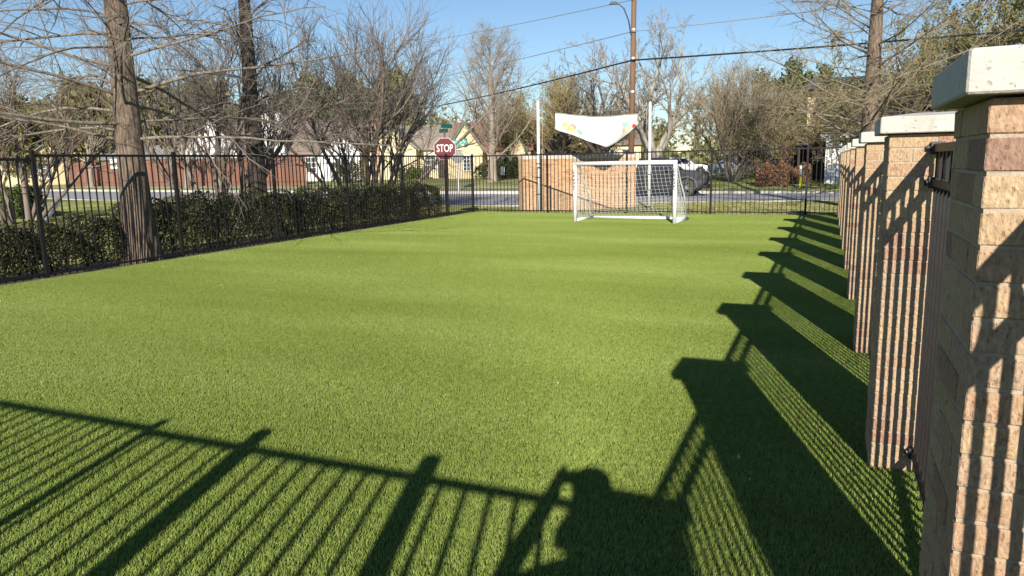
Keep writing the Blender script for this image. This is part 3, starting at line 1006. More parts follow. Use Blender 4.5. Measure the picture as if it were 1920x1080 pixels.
    for s in (-1, 1):
        MB().box((xm - 0.13, s * W * 0.36, zm * 0.74), (0.2, 0.3, 0.16), s * 0.45).build('headlight', M_LAMP, t)
        MB().box((min(p[0] for p in prof) + 0.02, s * W * 0.42, zm * 0.78), (0.08, 0.18, 0.22)).build('tail_light', M_TAIL, t)
        MB().box((xb[1] - 0.55, s * (W / 2 + 0.08), cz0 + 0.1), (0.12, 0.2, 0.15)).build('mirror', pm, t)
        for hx in cabin['handles']:
            MB().box((hx, s * (W / 2 - 0.01), zm * 0.86), (0.18, 0.03, 0.03)).build('door_handle', M_TRIM, t)
    MB().box((xm - 0.03, 0, zm * 0.66), (0.1, W * 0.5, 0.26)).build('grille', M_TRIM, t)
    MB().box((xm - 0.04, 0, zm * 0.36), (0.18, W * 0.8, 0.2)).build('bumper', M_TRIM, t)
    return t
M_DGREY = mat('dark_grey_paint', (0.022, 0.023, 0.028), (0.028, 0.03, 0.035), scale=1.5, rough=0.45, spec=0.2)
M_FLARE = mat('flare_grey', (0.10, 0.10, 0.105), rough=0.6)
wx, wy = col(1291, 37.6)
TRZ = ROADZ + 0.05
vehicle('pickup_truck', 'dark grey lifted pickup truck on the street behind the goal', (wx - 1.62, wy + 0.95, TRZ), 0.02,
        [(2.5, 0.62), (2.56, 0.78), (2.53, 1.08), (2.38, 1.2), (1.2, 1.3), (0.9, 1.3), (-2.75, 1.3), (-2.8, 0.7), (-2.7, 0.55)],
        (-1.62, 1.62), 0.43, 1.95, dict(z=(1.27, 1.93), bottom=(-0.95, 1.25), top=(-0.75, 0.45), panes=((0.06, 0.42), (0.46, 0.9)), handles=(-0.5, 0.35)), M_DGREY, M_FLARE, True)
SEDAN = [(2.2, 0.45), (2.28, 0.62), (2.2, 0.78), (1.2, 0.93), (-1.7, 0.95), (-2.25, 0.88), (-2.3, 0.5), (-2.2, 0.38)]
sx_, sy_ = col(1390, 62)
vehicle('parked_car', 'blue grey sedan parked behind the pale multi-stem tree', (sx_, sy_, float(gz(sx_, sy_))), 0.05, SEDAN, (-1.4, 1.4), 0.33, 1.8,
        dict(z=(0.92, 1.42), bottom=(-1.75, 1.0), top=(-1.0, 0.25), panes=((0.08, 0.46), (0.5, 0.9)), handles=(-0.6, 0.4)), paint('blue_grey_paint', (0.16, 0.2, 0.26)))
sx_, sy_ = col(1288, 66)
vehicle('parked_car', 'white car parked far behind the pickup truck bonnet', (sx_, sy_, float(gz(sx_, sy_)) - 0.02), 0.1, SEDAN, (-1.4, 1.4), 0.34, 1.85,
        dict(z=(0.92, 1.55), bottom=(-2.0, 1.0), top=(-1.6, 0.2), panes=((0.06, 0.34), (0.38, 0.62), (0.66, 0.92)), handles=(-0.6, 0.4)), paint('white_paint', (0.5, 0.5, 0.5)))

# ---------------------------------------------------------------- the photographer (stands behind the camera, seen as a shadow)
def person():
    root = thing('person', 'person behind the camera raising a phone, seen only as shadow', 'person', (0, 0, 0))
    J = {'pelvis': (0.27, -0.36, 0.92, .15), 'waist': (0.29, -0.36, 1.08, .125), 'chest': (0.29, -0.36, 1.28, .135), 'neck0': (0.24, -0.36, 1.45, .075), 'neck': (0.18, -0.35, 1.52, .058),
         'head0': (0.16, -0.31, 1.60, .105), 'head1': (0.165, -0.31, 1.69, .115), 'head2': (0.165, -0.32, 1.76, .085),
         'ls': (0.15, -0.40, 1.37, .075), 'le': (-0.27, -0.25, 1.15, .055), 'lw': (-0.11, -0.08, 1.50, .042),
         'rs': (0.39, -0.29, 1.40, .06), 're': (0.38, -0.12, 1.18, .045), 'rw': (0.12, -0.02, 1.48, .034),
         'lh': (0.11, -0.40, 0.88, .10), 'lk': (0.10, -0.36, 0.48, .065), 'la': (0.09, -0.40, 0.09, .045), 'lt': (0.04, -0.25, 0.045, .04),
         'rh': (0.29, -0.33, 0.88, .10), 'rk': (0.30, -0.29, 0.48, .065), 'ra': (0.30, -0.34, 0.09, .045), 'rt': (0.25, -0.19, 0.045, .04)}
    E_ = [('pelvis', 'waist'), ('waist', 'chest'), ('chest', 'neck0'), ('neck0', 'neck'), ('neck', 'head0'), ('head0', 'head1'), ('head1', 'head2'), ('chest', 'ls'), ('ls', 'le'), ('le', 'lw'),
          ('chest', 'rs'), ('rs', 're'), ('re', 'rw'), ('pelvis', 'lh'), ('lh', 'lk'), ('lk', 'la'), ('la', 'lt'), ('pelvis', 'rh'), ('rh', 'rk'), ('rk', 'ra'), ('ra', 'rt')]
    # palms and five fingers each, gripping the phone edges
    for h, wv, sgn in (('l', 'lw', -1), ('r', 'rw', 1)):
        wp = np.array(J[wv][:3])
        tip = np.array((-0.092, -0.055, 1.585)) if h == 'l' else np.array((0.075, 0.0, 1.57))
        J[h + 'p'] = (*(wp + (tip - wp) * 0.7), .03)
        E_.append((wv, h + 'p'))
        for q in range(5):
            a = np.array(J[h + 'p'][:3]) + np.array((0, 0, 0.012 * (q - 1)))
            dirv = np.array((-sgn * 0.02, 0.01, 0.03 + 0.006 * (2 - abs(q - 2)))) if q else np.array((-sgn * 0.035, -0.02, 0.012))
            J[h + 'f%da' % q] = (*(a + dirv * 0.8), .010)
            J[h + 'f%db' % q] = (*(a + dirv * 1.5 + np.array((-sgn * 0.012, 0.004, 0))), .008)
            E_ += [(h + 'p', h + 'f%da' % q), (h + 'f%da' % q, h + 'f%db' % q)]
    ks = list(J)
    me = bpy.data.meshes.new('body')
    me.from_pydata([J[k_][:3] for k_ in ks], [(ks.index(a), ks.index(b)) for a, b in E_], [])
    o = link('body', me, mat('dark_clothing', (0.03, 0.035, 0.05), (0.05, 0.055, 0.07), scale=12, rough=0.9), root)
    o.modifiers.new('skin', 'SKIN')
    for q, k_ in enumerate(ks):
        sv = me.skin_vertices[0].data[q]
        sv.radius = (J[k_][3], J[k_][3])
        sv.use_root = (k_ == 'pelvis')
    o.modifiers.new('smooth', 'SUBSURF').levels = 1
    ph = MB().box((-0.008, -0.03, 1.575), (0.15, 0.008, 0.072), 0.405).build('phone', M_TRIM)
    tag(ph, 'dark phone held up behind the lens by the photographer', 'phone')
person()

# ---------------------------------------------------------------- houses across the street
def gable(mb_roof, mb_wall, x0, x1, y0, y1, ze, zr, axis, over=0.4, th=0.16):
    """gable roof over a rectangle; ridge along axis"""
    if axis == 'x':
        ym = (y0 + y1) / 2
        sl = (zr - ze) / (ym - y0)
        for s, ya in ((-1, y0), (1, y1)):
            e = ya + s * over
            mb_roof.prism([(e, ze - over * sl), (ym, zr), (ym, zr + th), (e, ze - over * sl + th)], 'x', x0 - over, x1 + over)
        for xx in (x0, x1):
            mb_wall.prism([(y0, ze), (y1, ze), (ym, zr - 0.02)], 'x', xx - 0.05 if xx == x1 else xx, xx if xx == x1 else xx + 0.05)
    else:
        xm = (x0 + x1) / 2
        sl = (zr - ze) / (xm - x0)
        for s, xa in ((-1, x0), (1, x1)):
            e = xa + s * over
            mb_roof.prism([(e, ze - over * sl), (xm, zr), (xm, zr + th), (e, ze - over * sl + th)], 'y', y0 - over, y1 + over)
        for yy in (y0, y1):
            mb_wall.prism([(x0, ze), (x1, ze), (xm, zr - 0.02)], 'y', yy - 0.05 if yy == y1 else yy, yy if yy == y1 else yy + 0.05)

M_FRAME = mat('window_frame', (0.7, 0.69, 0.65), rough=0.5)
M_PANE = mat('window_glass', (0.05, 0.06, 0.07), (0.09, 0.1, 0.11), scale=1, rough=0.08, spec=0.8)
def window(par, x, y, z, w_, h, frame=M_FRAME, grid=(2, 3), pane=None):
    """frame with muntins facing -y and a pane as its sub-part"""
    f = MB()
    for dx in (-w_ / 2, w_ / 2):
        f.box((x + dx, y - 0.04, z), (0.1, 0.1, h + 0.1))
    for dz in (-h / 2, h / 2):
        f.box((x, y - 0.045, z + dz), (w_ - 0.1, 0.1, 0.1))
    for a in range(1, grid[0]):
        f.box((x - w_ / 2 + w_ * a / grid[0], y - 0.03, z), (0.05, 0.05, h - 0.1))
    for a in range(1, grid[1]):
        f.box((x, y - 0.034, z - h / 2 + h * a / grid[1]), (w_ - 0.1, 0.05, 0.05))
    fo = f.build('window', frame, par)
    MB().box((x, y - 0.012, z), (w_ - 0.08, 0.024, h - 0.08)).build('pane', pane or M_PANE, fo)
def door(par, x, y, z0, w_, h, m):
    d = MB().box((x, y - 0.03, z0 + h / 2), (w_, 0.06, h)).build('door', m, par)
    MB().tube([(x + w_ * 0.36, y - 0.06, z0 + h * 0.46), (x + w_ * 0.36, y - 0.12, z0 + h * 0.46)], 0.03, 6).build('handle', M_RIM, d)

def roof_mat(name, c1, c2):
    return mat(name, c1, c2, scale=3.5, rough=0.9, bump=0.5, bscale=14, stretch=(1, 3, 3), detail=7)
RF_BROWN = roof_mat('brown_shingle', (0.20, 0.15, 0.125), (0.30, 0.23, 0.19))
RF_GREY = roof_mat('grey_shingle', (0.17, 0.17, 0.17), (0.27, 0.27, 0.27))
RF_RED = roof_mat('red_brown_shingle', (0.20, 0.10, 0.075), (0.31, 0.17, 0.125))
W_WHITE = mat('white_siding', (0.74, 0.74, 0.72), (0.8, 0.8, 0.78), scale=1.2, rough=0.7, stretch=(0.3, 0.3, 6))
W_CREAM = mat('cream_siding', (0.68, 0.58, 0.36), (0.76, 0.66, 0.43), scale=1.2, rough=0.8, stretch=(0.3, 0.3, 8), bump=0.15)
W_TAN = mat('tan_siding', (0.56, 0.41, 0.24), (0.66, 0.5, 0.31), scale=1.5, rough=0.8, stretch=(0.3, 0.3, 9), bump=0.15)
W_BRK = mat('house_brick', (0.60, 0.46, 0.28), (0.74, 0.60, 0.38), scale=5, rough=0.9, stretch=(1.5, 1.5, 5), bump=0.3, detail=8)
W_BRK2 = mat('house_brick_red', (0.42, 0.27, 0.18), (0.58, 0.40, 0.27), scale=5, rough=0.9, stretch=(1.5, 1.5, 5), bump=0.3, detail=8)
M_GREENT = mat('green_trim', (0.05, 0.16, 0.10), (0.07, 0.2, 0.13), scale=3, rough=0.6)
M_DARKD = mat('dark_door', (0.035, 0.025, 0.02), (0.06, 0.045, 0.04), scale=4, rough=0.6)

def house(name, label, px, d, rz=0.0):
    x, y = col(px, d)
    return thing(name, label, 'house', (x, y, float(gz(x, y)) - 0.05), rz), d / FPX
def body(par, m, *boxes):
    b = MB()
    for bx_ in boxes:
        b.box(bx_[0], bx_[1])
    return b, par, m

# white house behind the red board fence
h, s = house('white_house', 'white house with brown shingle roof behind the red board fence', 520, 76, 0.45)
wb, rb = MB(), MB()
wb.box((0, 5, 1.45), (17.0, 9, 2.9))
gable(rb, wb, -8.5, 8.5, 0.5, 9.5, 2.9, 6.0, 'x')
wb.box((-5.6, 0.2, 1.5), (5.6, 2.5, 3.0))
gable(rb, wb, -8.4, -2.8, -1.05, 5, 3.0, 6.2, 'y')
wb.box((6.6, 0.0, 1.4), (3.6, 2.4, 2.8))
gable(rb, wb, 4.8, 8.4, -1.2, 5, 2.8, 4.5, 'y', 0.3)
wo = wb.build('wall', W_WHITE, h)
ro = rb.build('roof', RF_BROWN, h)
MB().box((0.2, -0.1, 3.3), (2.0, 1.2, 6.6)).build('chimney', W_WHITE, ro)
window(h, 3.4, 0.48, 1.6, 1.0, 1.5)
window(h, 6.6, -1.22, 1.5, 1.1, 1.4)
window(h, -5.6, -1.07, 1.7, 1.4, 1.5)
# cream and tan house
h, s = house('cream_house', 'cream house with tan roof and brick chimney behind the bare tree', 735, 74, 0.35)
wb, rb = MB(), MB()
wb.box((0, 5, 1.5), (12.2, 9, 3.0))
gable(rb, wb, -6.1, 6.1, 0.5, 9.5, 3.0, 5.3, 'x')
wb.box((0.6, -0.2, 1.5), (4.6, 2.2, 3.0))
gable(rb, wb, -1.7, 2.9, -1.3, 5, 3.0, 4.9, 'y')
wb.build('wall', W_CREAM, h)
ro = rb.build('roof', roof_mat('tan_shingle', (0.27, 0.22, 0.17), (0.36, 0.3, 0.24)), h)
MB().box((-1.0, -1.45, 2.9), (0.75, 0.5, 5.8)).build('chimney', W_BRK2, ro)
window(h, 1.3, -1.32, 1.7, 0.6, 1.6)
window(h, 4.0, 0.48, 1.6, 1.0, 1.5)
window(h, -4.0, 0.48, 1.6, 1.0, 1.5)
door(h, 5.2, 0.48, 0.1, 1.0, 2.2, M_DARKD)
# brick cottage with green trim
h, s = house('brick_cottage', 'brick cottage with steep gable, green trim and red brown roof', 905, 70, 0.3)
wb, rb, tb = MB(), MB(), MB()
wb.box((0.9, 4.4, 1.35), (7.6, 7, 2.7))
gable(rb, wb, -2.9, 4.7, 0.9, 7.9, 2.7, 5.3, 'x', 0.25)
wb.box((-1.2, 0.2, 1.3), (3.2, 2.4, 2.6))
gable(rb, wb, -2.8, 0.4, -1.0, 4.4, 2.6, 5.0, 'y', 0.2)
wb.box((3.5, 0.3, 1.2), (1.6, 1.6, 2.4))
gable(rb, wb, 2.7, 4.3, -0.5, 4.4, 2.4, 4.2, 'y', 0.15)
wb.build('wall', W_BRK, h)
rb.build('roof', RF_RED, h)
for xm, hw, ze, zr, yy in ((-1.2, 1.85, 2.35, 5.05, -1.27), (3.5, 0.95, 2.2, 4.28, -0.72)):
    for sg in (-1, 1):
        tb.prism([(xm + sg * hw, ze), (xm, zr), (xm, zr + 0.22), (xm + sg * (hw + 0.1), ze + 0.1)], 'y', yy, yy + 0.1)
tb.build('gable_trim', M_GREENT, h)
window(h, -0.95, -1.02, 1.45, 0.95, 1.4, grid=(3, 4))
MB().box((-1.15, -1.05, 3.35), (0.3, 0.1, 0.8)).build('vent', M_GREENT, h)
MB().prism([(2.95, 0), (3.75, 0), (3.75, 1.5), (3.6, 1.85), (3.35, 2.0), (3.1, 1.85), (2.95, 1.5)], 'y', -0.56, -0.5).build('door', M_DARKD, h)
window(h, 1.6, 0.88, 1.5, 1.0, 1.3)
# houses at the left
h, s = house('tan_house', 'tan board house with grey roof and paired windows at far left', 108, 100, 0.85)
wb, rb = MB(), MB()
wb.box((-0.4, 0.6, 1.5), (4.6, 3, 3.0))
gable(rb, wb, -2.7, 1.9, -0.9, 5, 3.0, 4.7, 'y')
wb.box((1, 6, 1.5), (11, 8, 3.0))
gable(rb, wb, -4.5, 6.5, 2, 10, 3.0, 5.9, 'x')
wb.build('wall', W_TAN, h)
ro = rb.build('roof', RF_GREY, h)
MB().box((1.9, 5.0, 5.4), (0.5, 0.6, 1.8)).build('chimney', W_CREAM, ro)
MB().tube([(0.7, 5.4, 4.5), (0.7, 5.4, 6.4)], 0.16, 8).build('vent_pipe', M_GALV, ro)
for xx in (-1.9, -0.75):
    window(h, xx, -0.92, 1.6, 0.8, 1.7)
door(h, 2.6, 1.98, 0.3, 1.1, 2.3, M_DARKD)
st = MB()
for q in range(3):
    st.box((2.6, 1.6 - q * 0.35, 0.35 - q * 0.12), (1.6, 0.35, 0.12))
st.build('steps', W_TAN, h)
for xx in (1.8, 3.4):
    MB().tube([(xx, 1.8, 1.2), (xx, 0.5, 0.75), (xx, 0.5, 0.0)], 0.05, 6).build('handrail', W_CREAM, h)
h, s = house('pale_yellow_house', 'pale yellow house cut off by the left edge', -40, 100, 1.0)
wb, rb = MB(), MB()
wb.box((1.0, 4, 1.55), (12, 8, 3.1))
gable(rb, wb, -5.0, 7.0, 0, 8, 3.1, 5.0, 'x')
wb.build('wall', mat('pale_yellow', (0.62, 0.56, 0.34), (0.68, 0.61, 0.40), scale=1, rough=0.8, stretch=(.3, .3, 8)), h)
rb.build('roof', RF_GREY, h)
window(h, -2.2, -0.02, 1.7, 1.0, 1.4)
h, s = house('grey_roof_house', 'house with low grey roof behind the red board fence', 310, 92, 0.65)
wb, rb = MB(), MB()
wb.box((0, 4, 1.4), (12, 8, 2.8))
gable(rb, wb, -6, 6, 0, 8, 2.8, 5.3, 'x')
wb.build('wall', W_TAN, h)
ro = rb.build('roof', RF_GREY, h)
MB().box((-4.5, 3.2, 5.4), (0.7, 0.7, 2.6)).build('chimney', W_CREAM, ro)
MB().box((-5.6, 3.2, 5.4), (0.5, 0.6, 2.4)).build('chimney', W_CREAM, ro)
# cream house behind the banner
h, s = house('far_cream_house', 'cream house partly hidden behind the banner and brick wall', 1110, 82, 0.25)
wb, rb = MB(), MB()
wb.box((0, 4, 1.6), (11, 8, 3.2))
gable(rb, wb, -5.5, 5.5, 0, 8, 3.2, 5.2, 'x')
wb.build('wall', W_CREAM, h)
rb.build('roof', RF_BROWN, h)
window(h, 2.2, -0.02, 1.9, 1.0, 1.4)
window(h, 4.0, -0.02, 1.9, 1.0, 1.4)
# dark house at right with white pier
h, s = house('dark_house', 'dark grey two storey house behind the cypress at right', 1640, 58, 0.0)
wb, rb = MB(), MB()
wb.box((1.0, 4, 3.1), (10.5, 8, 6.2))
wb.box((-5.4, 1.3, 1.4), (2.6, 4.5, 2.8))
gable(rb, wb, -4.25, 6.25, 0, 8, 6.2, 7.1, 'x', 0.3)
wb.build('wall', mat('charcoal_siding', (0.035, 0.032, 0.033), (0.06, 0.056, 0.055), scale=2, rough=0.8, stretch=(0.4, 0.4, 7)), h)
rb.build('roof', roof_mat('charcoal_shingle', (0.05, 0.05, 0.05), (0.09, 0.09, 0.09)), h)
MB().box((-4.1, -0.1, 2.8), (0.5, 0.5, 5.6)).build('stone_corner', W_BRK, h)
window(h, 1.5, -0.02, 4.8, 1.4, 1.5, frame=M_DARKD)
window(h, -0.8, -0.02, 4.8, 1.0, 1.5, frame=M_DARKD)
xp, yp = col(1569, 46.5)
wp = thing('white_pier', 'white masonry pier with slab cap beyond the far fence at right', 'pier', (xp, yp, float(gz(xp, yp)) - 0.05))
MB().box((0, 0, 1.3), (0.95, 0.6, 2.6)).build('shaft', W_WHITE, wp)
MB().box((-0.05, 0, 2.72), (1.5, 0.8, 0.22)).build('cap', W_WHITE, wp)
xp, yp = col(1530, 47.5)
gt = thing('carport', 'black shaded timber carport beside the white pier', 'carport', (xp, yp, float(gz(xp, yp)) - 0.05))
MB().box((0, 2.0, 1.1), (1.75, 0.15, 2.2)).build('back_wall', M_DARKD, gt)
MB().box((-0.82, 1.0, 1.1), (0.12, 2.0, 2.2)).build('side_wall', M_DARKD, gt)
MB().box((0, 0.95, 2.28), (1.95, 2.3, 0.14)).build('roof', M_DARKD, gt)

# red board fence along the far side of the street
M_REDF = mat('red_stained_board', (0.18, 0.085, 0.06), (0.29, 0.145, 0.10), scale=1.6, rough=0.85, stretch=(1.8, 1.8, 0.08), detail=6)
fa, fb = np.array(col(578, 64.5)), np.array(col(130, 93))
tf2 = thing('board_fence', 'red stained board fence on the far side of the street', 'fence', (*fa, float(gz(*fa))), math.atan2(*(fb - fa)[::-1]))
FL = float(np.linalg.norm(fb - fa))
bd_ = MB()
nbd = int(FL / 0.16)
for q in range(nbd):
    bd_.box((0.08 + q * 0.16, random.uniform(-0.012, 0.012), 1.15 + random.uniform(-0.015, 0.015)), (0.148, 0.025, 2.5))
o = bd_.build('boards', M_REDF, tf2, fix=False)
o['kind'] = 'stuff'
for z in (0.35, 2.15):
    MB().box((FL / 2, 0.05, z), (FL, 0.05, 0.12)).build('rail', M_REDF, tf2)

# ---------------------------------------------------------------- vegetation
def unit(v):
    return v / (np.linalg.norm(v, axis=-1, keepdims=True) + 1e-9)
def grow(start, dirs, length, r0, r1, nseg, wig, trop, g):
    """polylines: start (B,3), dirs (B,3), length (B,), trop = vertical pull per step"""
    B = len(start)
    P = np.zeros((B, nseg + 1, 3))
    P[:, 0] = start
    d = unit(dirs)
    for q in range(nseg):
        d = unit(d + g.normal(0, wig, (B, 3)) + np.array([0, 0, trop]))
        P[:, q + 1] = P[:, q] + d * (length / nseg)[:, None]
    t = np.linspace(0, 1, nseg + 1)[None]
    RR = r0[:, None] * (1 - t) + r1[:, None] * t
    return P, RR
def children(P, RR, n, t0, t1, ang, g, planar=0.0):
    """n side shoots on every polyline: start, direction, parent radius, t"""
    B, K, _ = P.shape
    t = t0 + (t1 - t0) * (np.arange(n)[None] + g.uniform(0, 1, (B, n))) / n
    f = t * (K - 1)
    i0 = np.clip(f.astype(int), 0, K - 2)
    fr = (f - i0)[..., None]
    b = np.arange(B)[:, None]
    S = P[b, i0] * (1 - fr) + P[b, i0 + 1] * fr
    T = unit(P[b, i0 + 1] - P[b, i0])
    rad = RR[b, i0] * (1 - fr[..., 0]) + RR[b, i0 + 1] * fr[..., 0]
    rv = g.normal(0, 1, (B, n, 3))
    rv[..., 2] *= (1 - planar)
    side = unit(rv - (rv * T).sum(-1, keepdims=True) * T)
    a = g.uniform(ang[0], ang[1], (B, n))[..., None]
    D = T * np.cos(a) + side * np.sin(a)
    return S.reshape(-1, 3), D.reshape(-1, 3), rad.ravel(), t.ravel()
def mesh_of(sets):
    V, Q, n = [], [], 0
    for P, RR, m in sets:
        v, q = tube_arrays(P, RR, m)
        v = v.reshape(-1, 3)
        V.append(v)
        Q.append(q + n)
        n += len(v)
    return np.concatenate(V), np.concatenate(Q)
def bark(name, c1, c2, sc=6):
    return mat(name, c1, c2, scale=sc, rough=0.95, bump=0.9, bscale=sc * 5, stretch=(3, 3, 0.35), detail=7)

def leaves(points, size, g, aspect=0.6, up=0.0):
    n = len(points)
    a = unit(g.normal(0, 1, (n, 3)) + np.array([0, 0, up]))
    b = unit(np.cross(a, g.normal(0, 1, (n, 3))))
    s = size * g.uniform(0.6, 1.3, n)[:, None]
    c = np.cross(a, b) * 0.18 * s
    V = np.stack([points - a * s, points + b * s * aspect + c, points + a * s, points - b * s * aspect + c], 1)
    Q = np.arange(n * 4).reshape(n, 4)
    return V.reshape(-1, 3), Q
def leaf_mat(name, cols, pscale=1.5):
    m = bpy.data.materials.new(name)
    m.use_nodes = True
    n, l = m.node_tree.nodes, m.node_tree.links
    b = n['Principled BSDF']
    b.inputs['Roughness'].default_value = 0.55
    b.inputs['Specular IOR Level'].default_value = 0.3
    gm = n.new('ShaderNodeNewGeometry')
    rp = n.new('ShaderNodeValToRGB')
    els = rp.color_ramp.elements
    while len(els) < len(cols):
        els.new(0.5)
    for q, (e, c) in enumerate(zip(els, cols)):
        e.position = q / (len(cols) - 1)
        e.color = (*c, 1)
    l.new(gm.outputs['Random Per Island'], rp.inputs[0])
    l.new(rp.outputs[0], b.inputs['Base Color'])
    tr = n.new('ShaderNodeBsdfTranslucent')
    l.new(rp.outputs[0], tr.inputs[0])
    mx = n.new('ShaderNodeMixShader')
    mx.inputs[0].default_value = 0.25
    out = n['Material Output']
    l.new(b.outputs[0], mx.inputs[1])
    l.new(tr.outputs[0], mx.inputs[2])
    l.new(mx.outputs[0], out.inputs[0])
    return m

def place(px, d, back=0.0):
    x, y = col(px, d)
    return (x, y, float(gz(x, y)) - 0.06)

def tree_thing(name, label, loc, trunk_sets, twig_sets, bm_, tm, cat='tree', group=None, leaf=None, lm=None):
    t = thing(name, label, cat, loc, 0, group)
    V, Q = mesh_of(trunk_sets)
    link('trunk', quad_mesh('trunk', V, Q), bm_, t, smooth=True)
    if twig_sets:
        V, Q = mesh_of(twig_sets)
        link('crown', quad_mesh('crown', V, Q), tm, t)
    if leaf is not None:
        V, Q = leaf
        link('foliage', quad_mesh('foliage', V, Q), lm, t)
    return t

def multistem(name, label, loc, seed, stems, H, spread, r, bm_, tm, dens=(6, 6, 6), base_spread=0.35, twig=0.006, leafm=None, nleaf=0, lsize=0.05, trop=0.09, group=None):
    """vase-shaped tree of several stems (crape myrtle)"""
    g = np.random.default_rng(seed)
    az = np.arange(stems) * 2.4 + g.uniform(-0.3, 0.3, stems)
    tilt = spread * np.sqrt((np.arange(stems) + 0.5) / stems)
    st = np.c_[np.cos(az) * base_spread * g.uniform(0.2, 1, stems), np.sin(az) * base_spread * g.uniform(0.2, 1, stems), np.zeros(stems)]
    D = np.c_[np.cos(az) * np.sin(tilt), np.sin(az) * np.sin(tilt), np.cos(tilt)]
    L = H * g.uniform(0.55, 0.72, stems)
    P0, R0 = grow(st, D, L, r * g.uniform(0.7, 1.1, stems), np.full(stems, r * 0.35), 9, 0.09, trop * 0.35, g)
    S, D1, rad, t = children(P0, R0, dens[0], 0.28, 1.0, (0.3, 0.75), g)
    L1 = H * 0.36 * (1.15 - 0.55 * t) * g.uniform(0.7, 1.2, len(S))
    P1, R1 = grow(S, D1, L1, np.minimum(rad * 0.7, r * 0.5), np.full(len(S), twig * 1.5), 6, 0.12, trop, g)
    S, D2, rad, t = children(P1, R1, dens[1], 0.2, 1.0, (0.3, 0.8), g)
    L2 = H * 0.17 * (1.2 - 0.5 * t) * g.uniform(0.6, 1.2, len(S))
    P2, R2 = grow(S, D2, L2, np.minimum(rad * 0.7, twig * 2.6), np.full(len(S), twig), 4, 0.14, trop, g)
    S, D3, rad, t = children(P2, R2, dens[2], 0.15, 1.0, (0.3, 0.85), g)
    L3 = H * 0.075 * g.uniform(0.5, 1.3, len(S))
    P3, R3 = grow(S, D3, L3, np.minimum(rad * 0.8, twig * 1.1), np.full(len(S), twig * 0.55), 2, 0.16, trop, g)
    lf = None
    if leafm:
        pick = g.integers(0, len(P3), nleaf)
        pt = P3[pick, 2] + g.normal(0, 0.05 * H / 6, (nleaf, 3))
        lf = leaves(pt, lsize, g)
    return tree_thing(name, label, loc, [(P0, R0, 8), (P1, R1, 5)], [(P2, R2, 3), (P3, R3, 3)], bm_, tm, leaf=lf, lm=leafm, group=group)

def cypress(name, label, loc, seed, H, r, z0, nb, reach, bm_, tm, dens=(9, 7), droop=-0.035, twig=0.006, flare=1.45, rise=0.3, group=None, leafm=None, nleaf=0, lsize=0.04, top=0.25, lim=0.014):
    """straight trunk with tiers of slender spreading limbs"""
    g = np.random.default_rng(seed)
    zs = np.array([0, 0.12, 0.3, 0.6, 1.0, 1.8, 3, 5, 7.5, 10, 13, 17])
    zs = np.append(zs[zs < H - 0.5], H)
    rr_ = r * (1 - 0.9 * (zs / H) ** 1.1) * (1 + (flare - 1) * np.exp(-zs * 1.6))
    P0 = np.c_[g.normal(0, 0.012, len(zs)) * (zs > 1), g.normal(0, 0.012, len(zs)) * (zs > 1), zs][None]
    if flare > 1.2:                                  # fluted butt
        V, Q = tube_arrays(P0, rr_[None], 28)
        a = np.arange(28) * 2 * math.pi / 28
        amp = 0.16 * np.exp(-zs * 1.1)[:, None] * (np.sin(5 * a + 1) + 0.5 * np.sin(9 * a))[None] + 0.012 * np.sin(14 * a + 2 * np.sin(3 * a))[None]
        c_ = P0[0][:, None, :]
        V = c_ + (V[0] - c_) * (1 + amp)[..., None]
        trunkV = (V.reshape(-1, 3), Q)
    else:
        v, Q = tube_arrays(P0, rr_[None], 12)
        trunkV = (v.reshape(-1, 3), Q)
    z = z0 + (H * 0.97 - z0) * ((np.arange(nb) + g.uniform(0, 1, nb)) / nb) ** 1.05
    az = np.arange(nb) * 2.39996 + g.normal(0, 0.35, nb)
    el = rise + g.normal(0, 0.13, nb) + 0.25 * (z / H)
    D = np.c_[np.cos(az) * np.cos(el), np.sin(az) * np.cos(el), np.sin(el)]
    L = reach * (1 - (1 - top) * ((z - z0) / (H - z0))) * g.uniform(0.65, 1.15, nb)
    rz_ = np.interp(z, zs, rr_)
    S = np.c_[np.cos(az) * rz_ * 0.6, np.sin(az) * rz_ * 0.6, z]
    P1, R1 = grow(S, D, L, np.clip(lim * L, 0.012, rz_ * 0.42), np.full(nb, twig * 1.2), 9, 0.075, droop, g)
    S, D2, rad, t = children(P1, R1, dens[0], 0.15, 1.0, (0.5, 1.1), g, planar=0.55)
    L2 = np.repeat(L, dens[0]) * 0.36 * (1.15 - 0.7 * t) * g.uniform(0.6, 1.3, len(S))
    P2, R2 = grow(S, D2, L2, np.minimum(rad * 0.6, twig * 2.4), np.full(len(S), twig * 0.8), 5, 0.13, droop * 0.6, g)
    S, D3, rad, t = children(P2, R2, dens[1], 0.1, 1.0, (0.4, 1.1), g, planar=0.4)
    L3 = 0.12 * reach * g.uniform(0.4, 1.3, len(S))
    P3, R3 = grow(S, D3, L3, np.minimum(rad * 0.7, twig), np.full(len(S), twig * 0.5), 2, 0.18, -0.02, g)
    t_ = thing(name, label, 'tree', loc, g.uniform(0, 6), group)
    V, Q = trunkV
    link('trunk', quad_mesh('trunk', V, Q), bm_, t_, smooth=True)
    V1, Q1 = mesh_of([(P1, R1, 6)])
    link('limbs', quad_mesh('limbs', V1, Q1), B_LIMB, t_, smooth=True)
    V, Q = mesh_of([(P2, R2, 4), (P3, R3, 3)])
    link('crown', quad_mesh('crown', V, Q), tm, t_)
    if leafm:
        pick = g.integers(0, len(P3), nleaf)
        V, Q = leaves(P3[pick, g.integers(1, 3, nleaf)] + g.normal(0, 0.06, (nleaf, 3)), lsize, g)
        link('foliage', quad_mesh('foliage', V, Q), leafm, t_)
    return t_

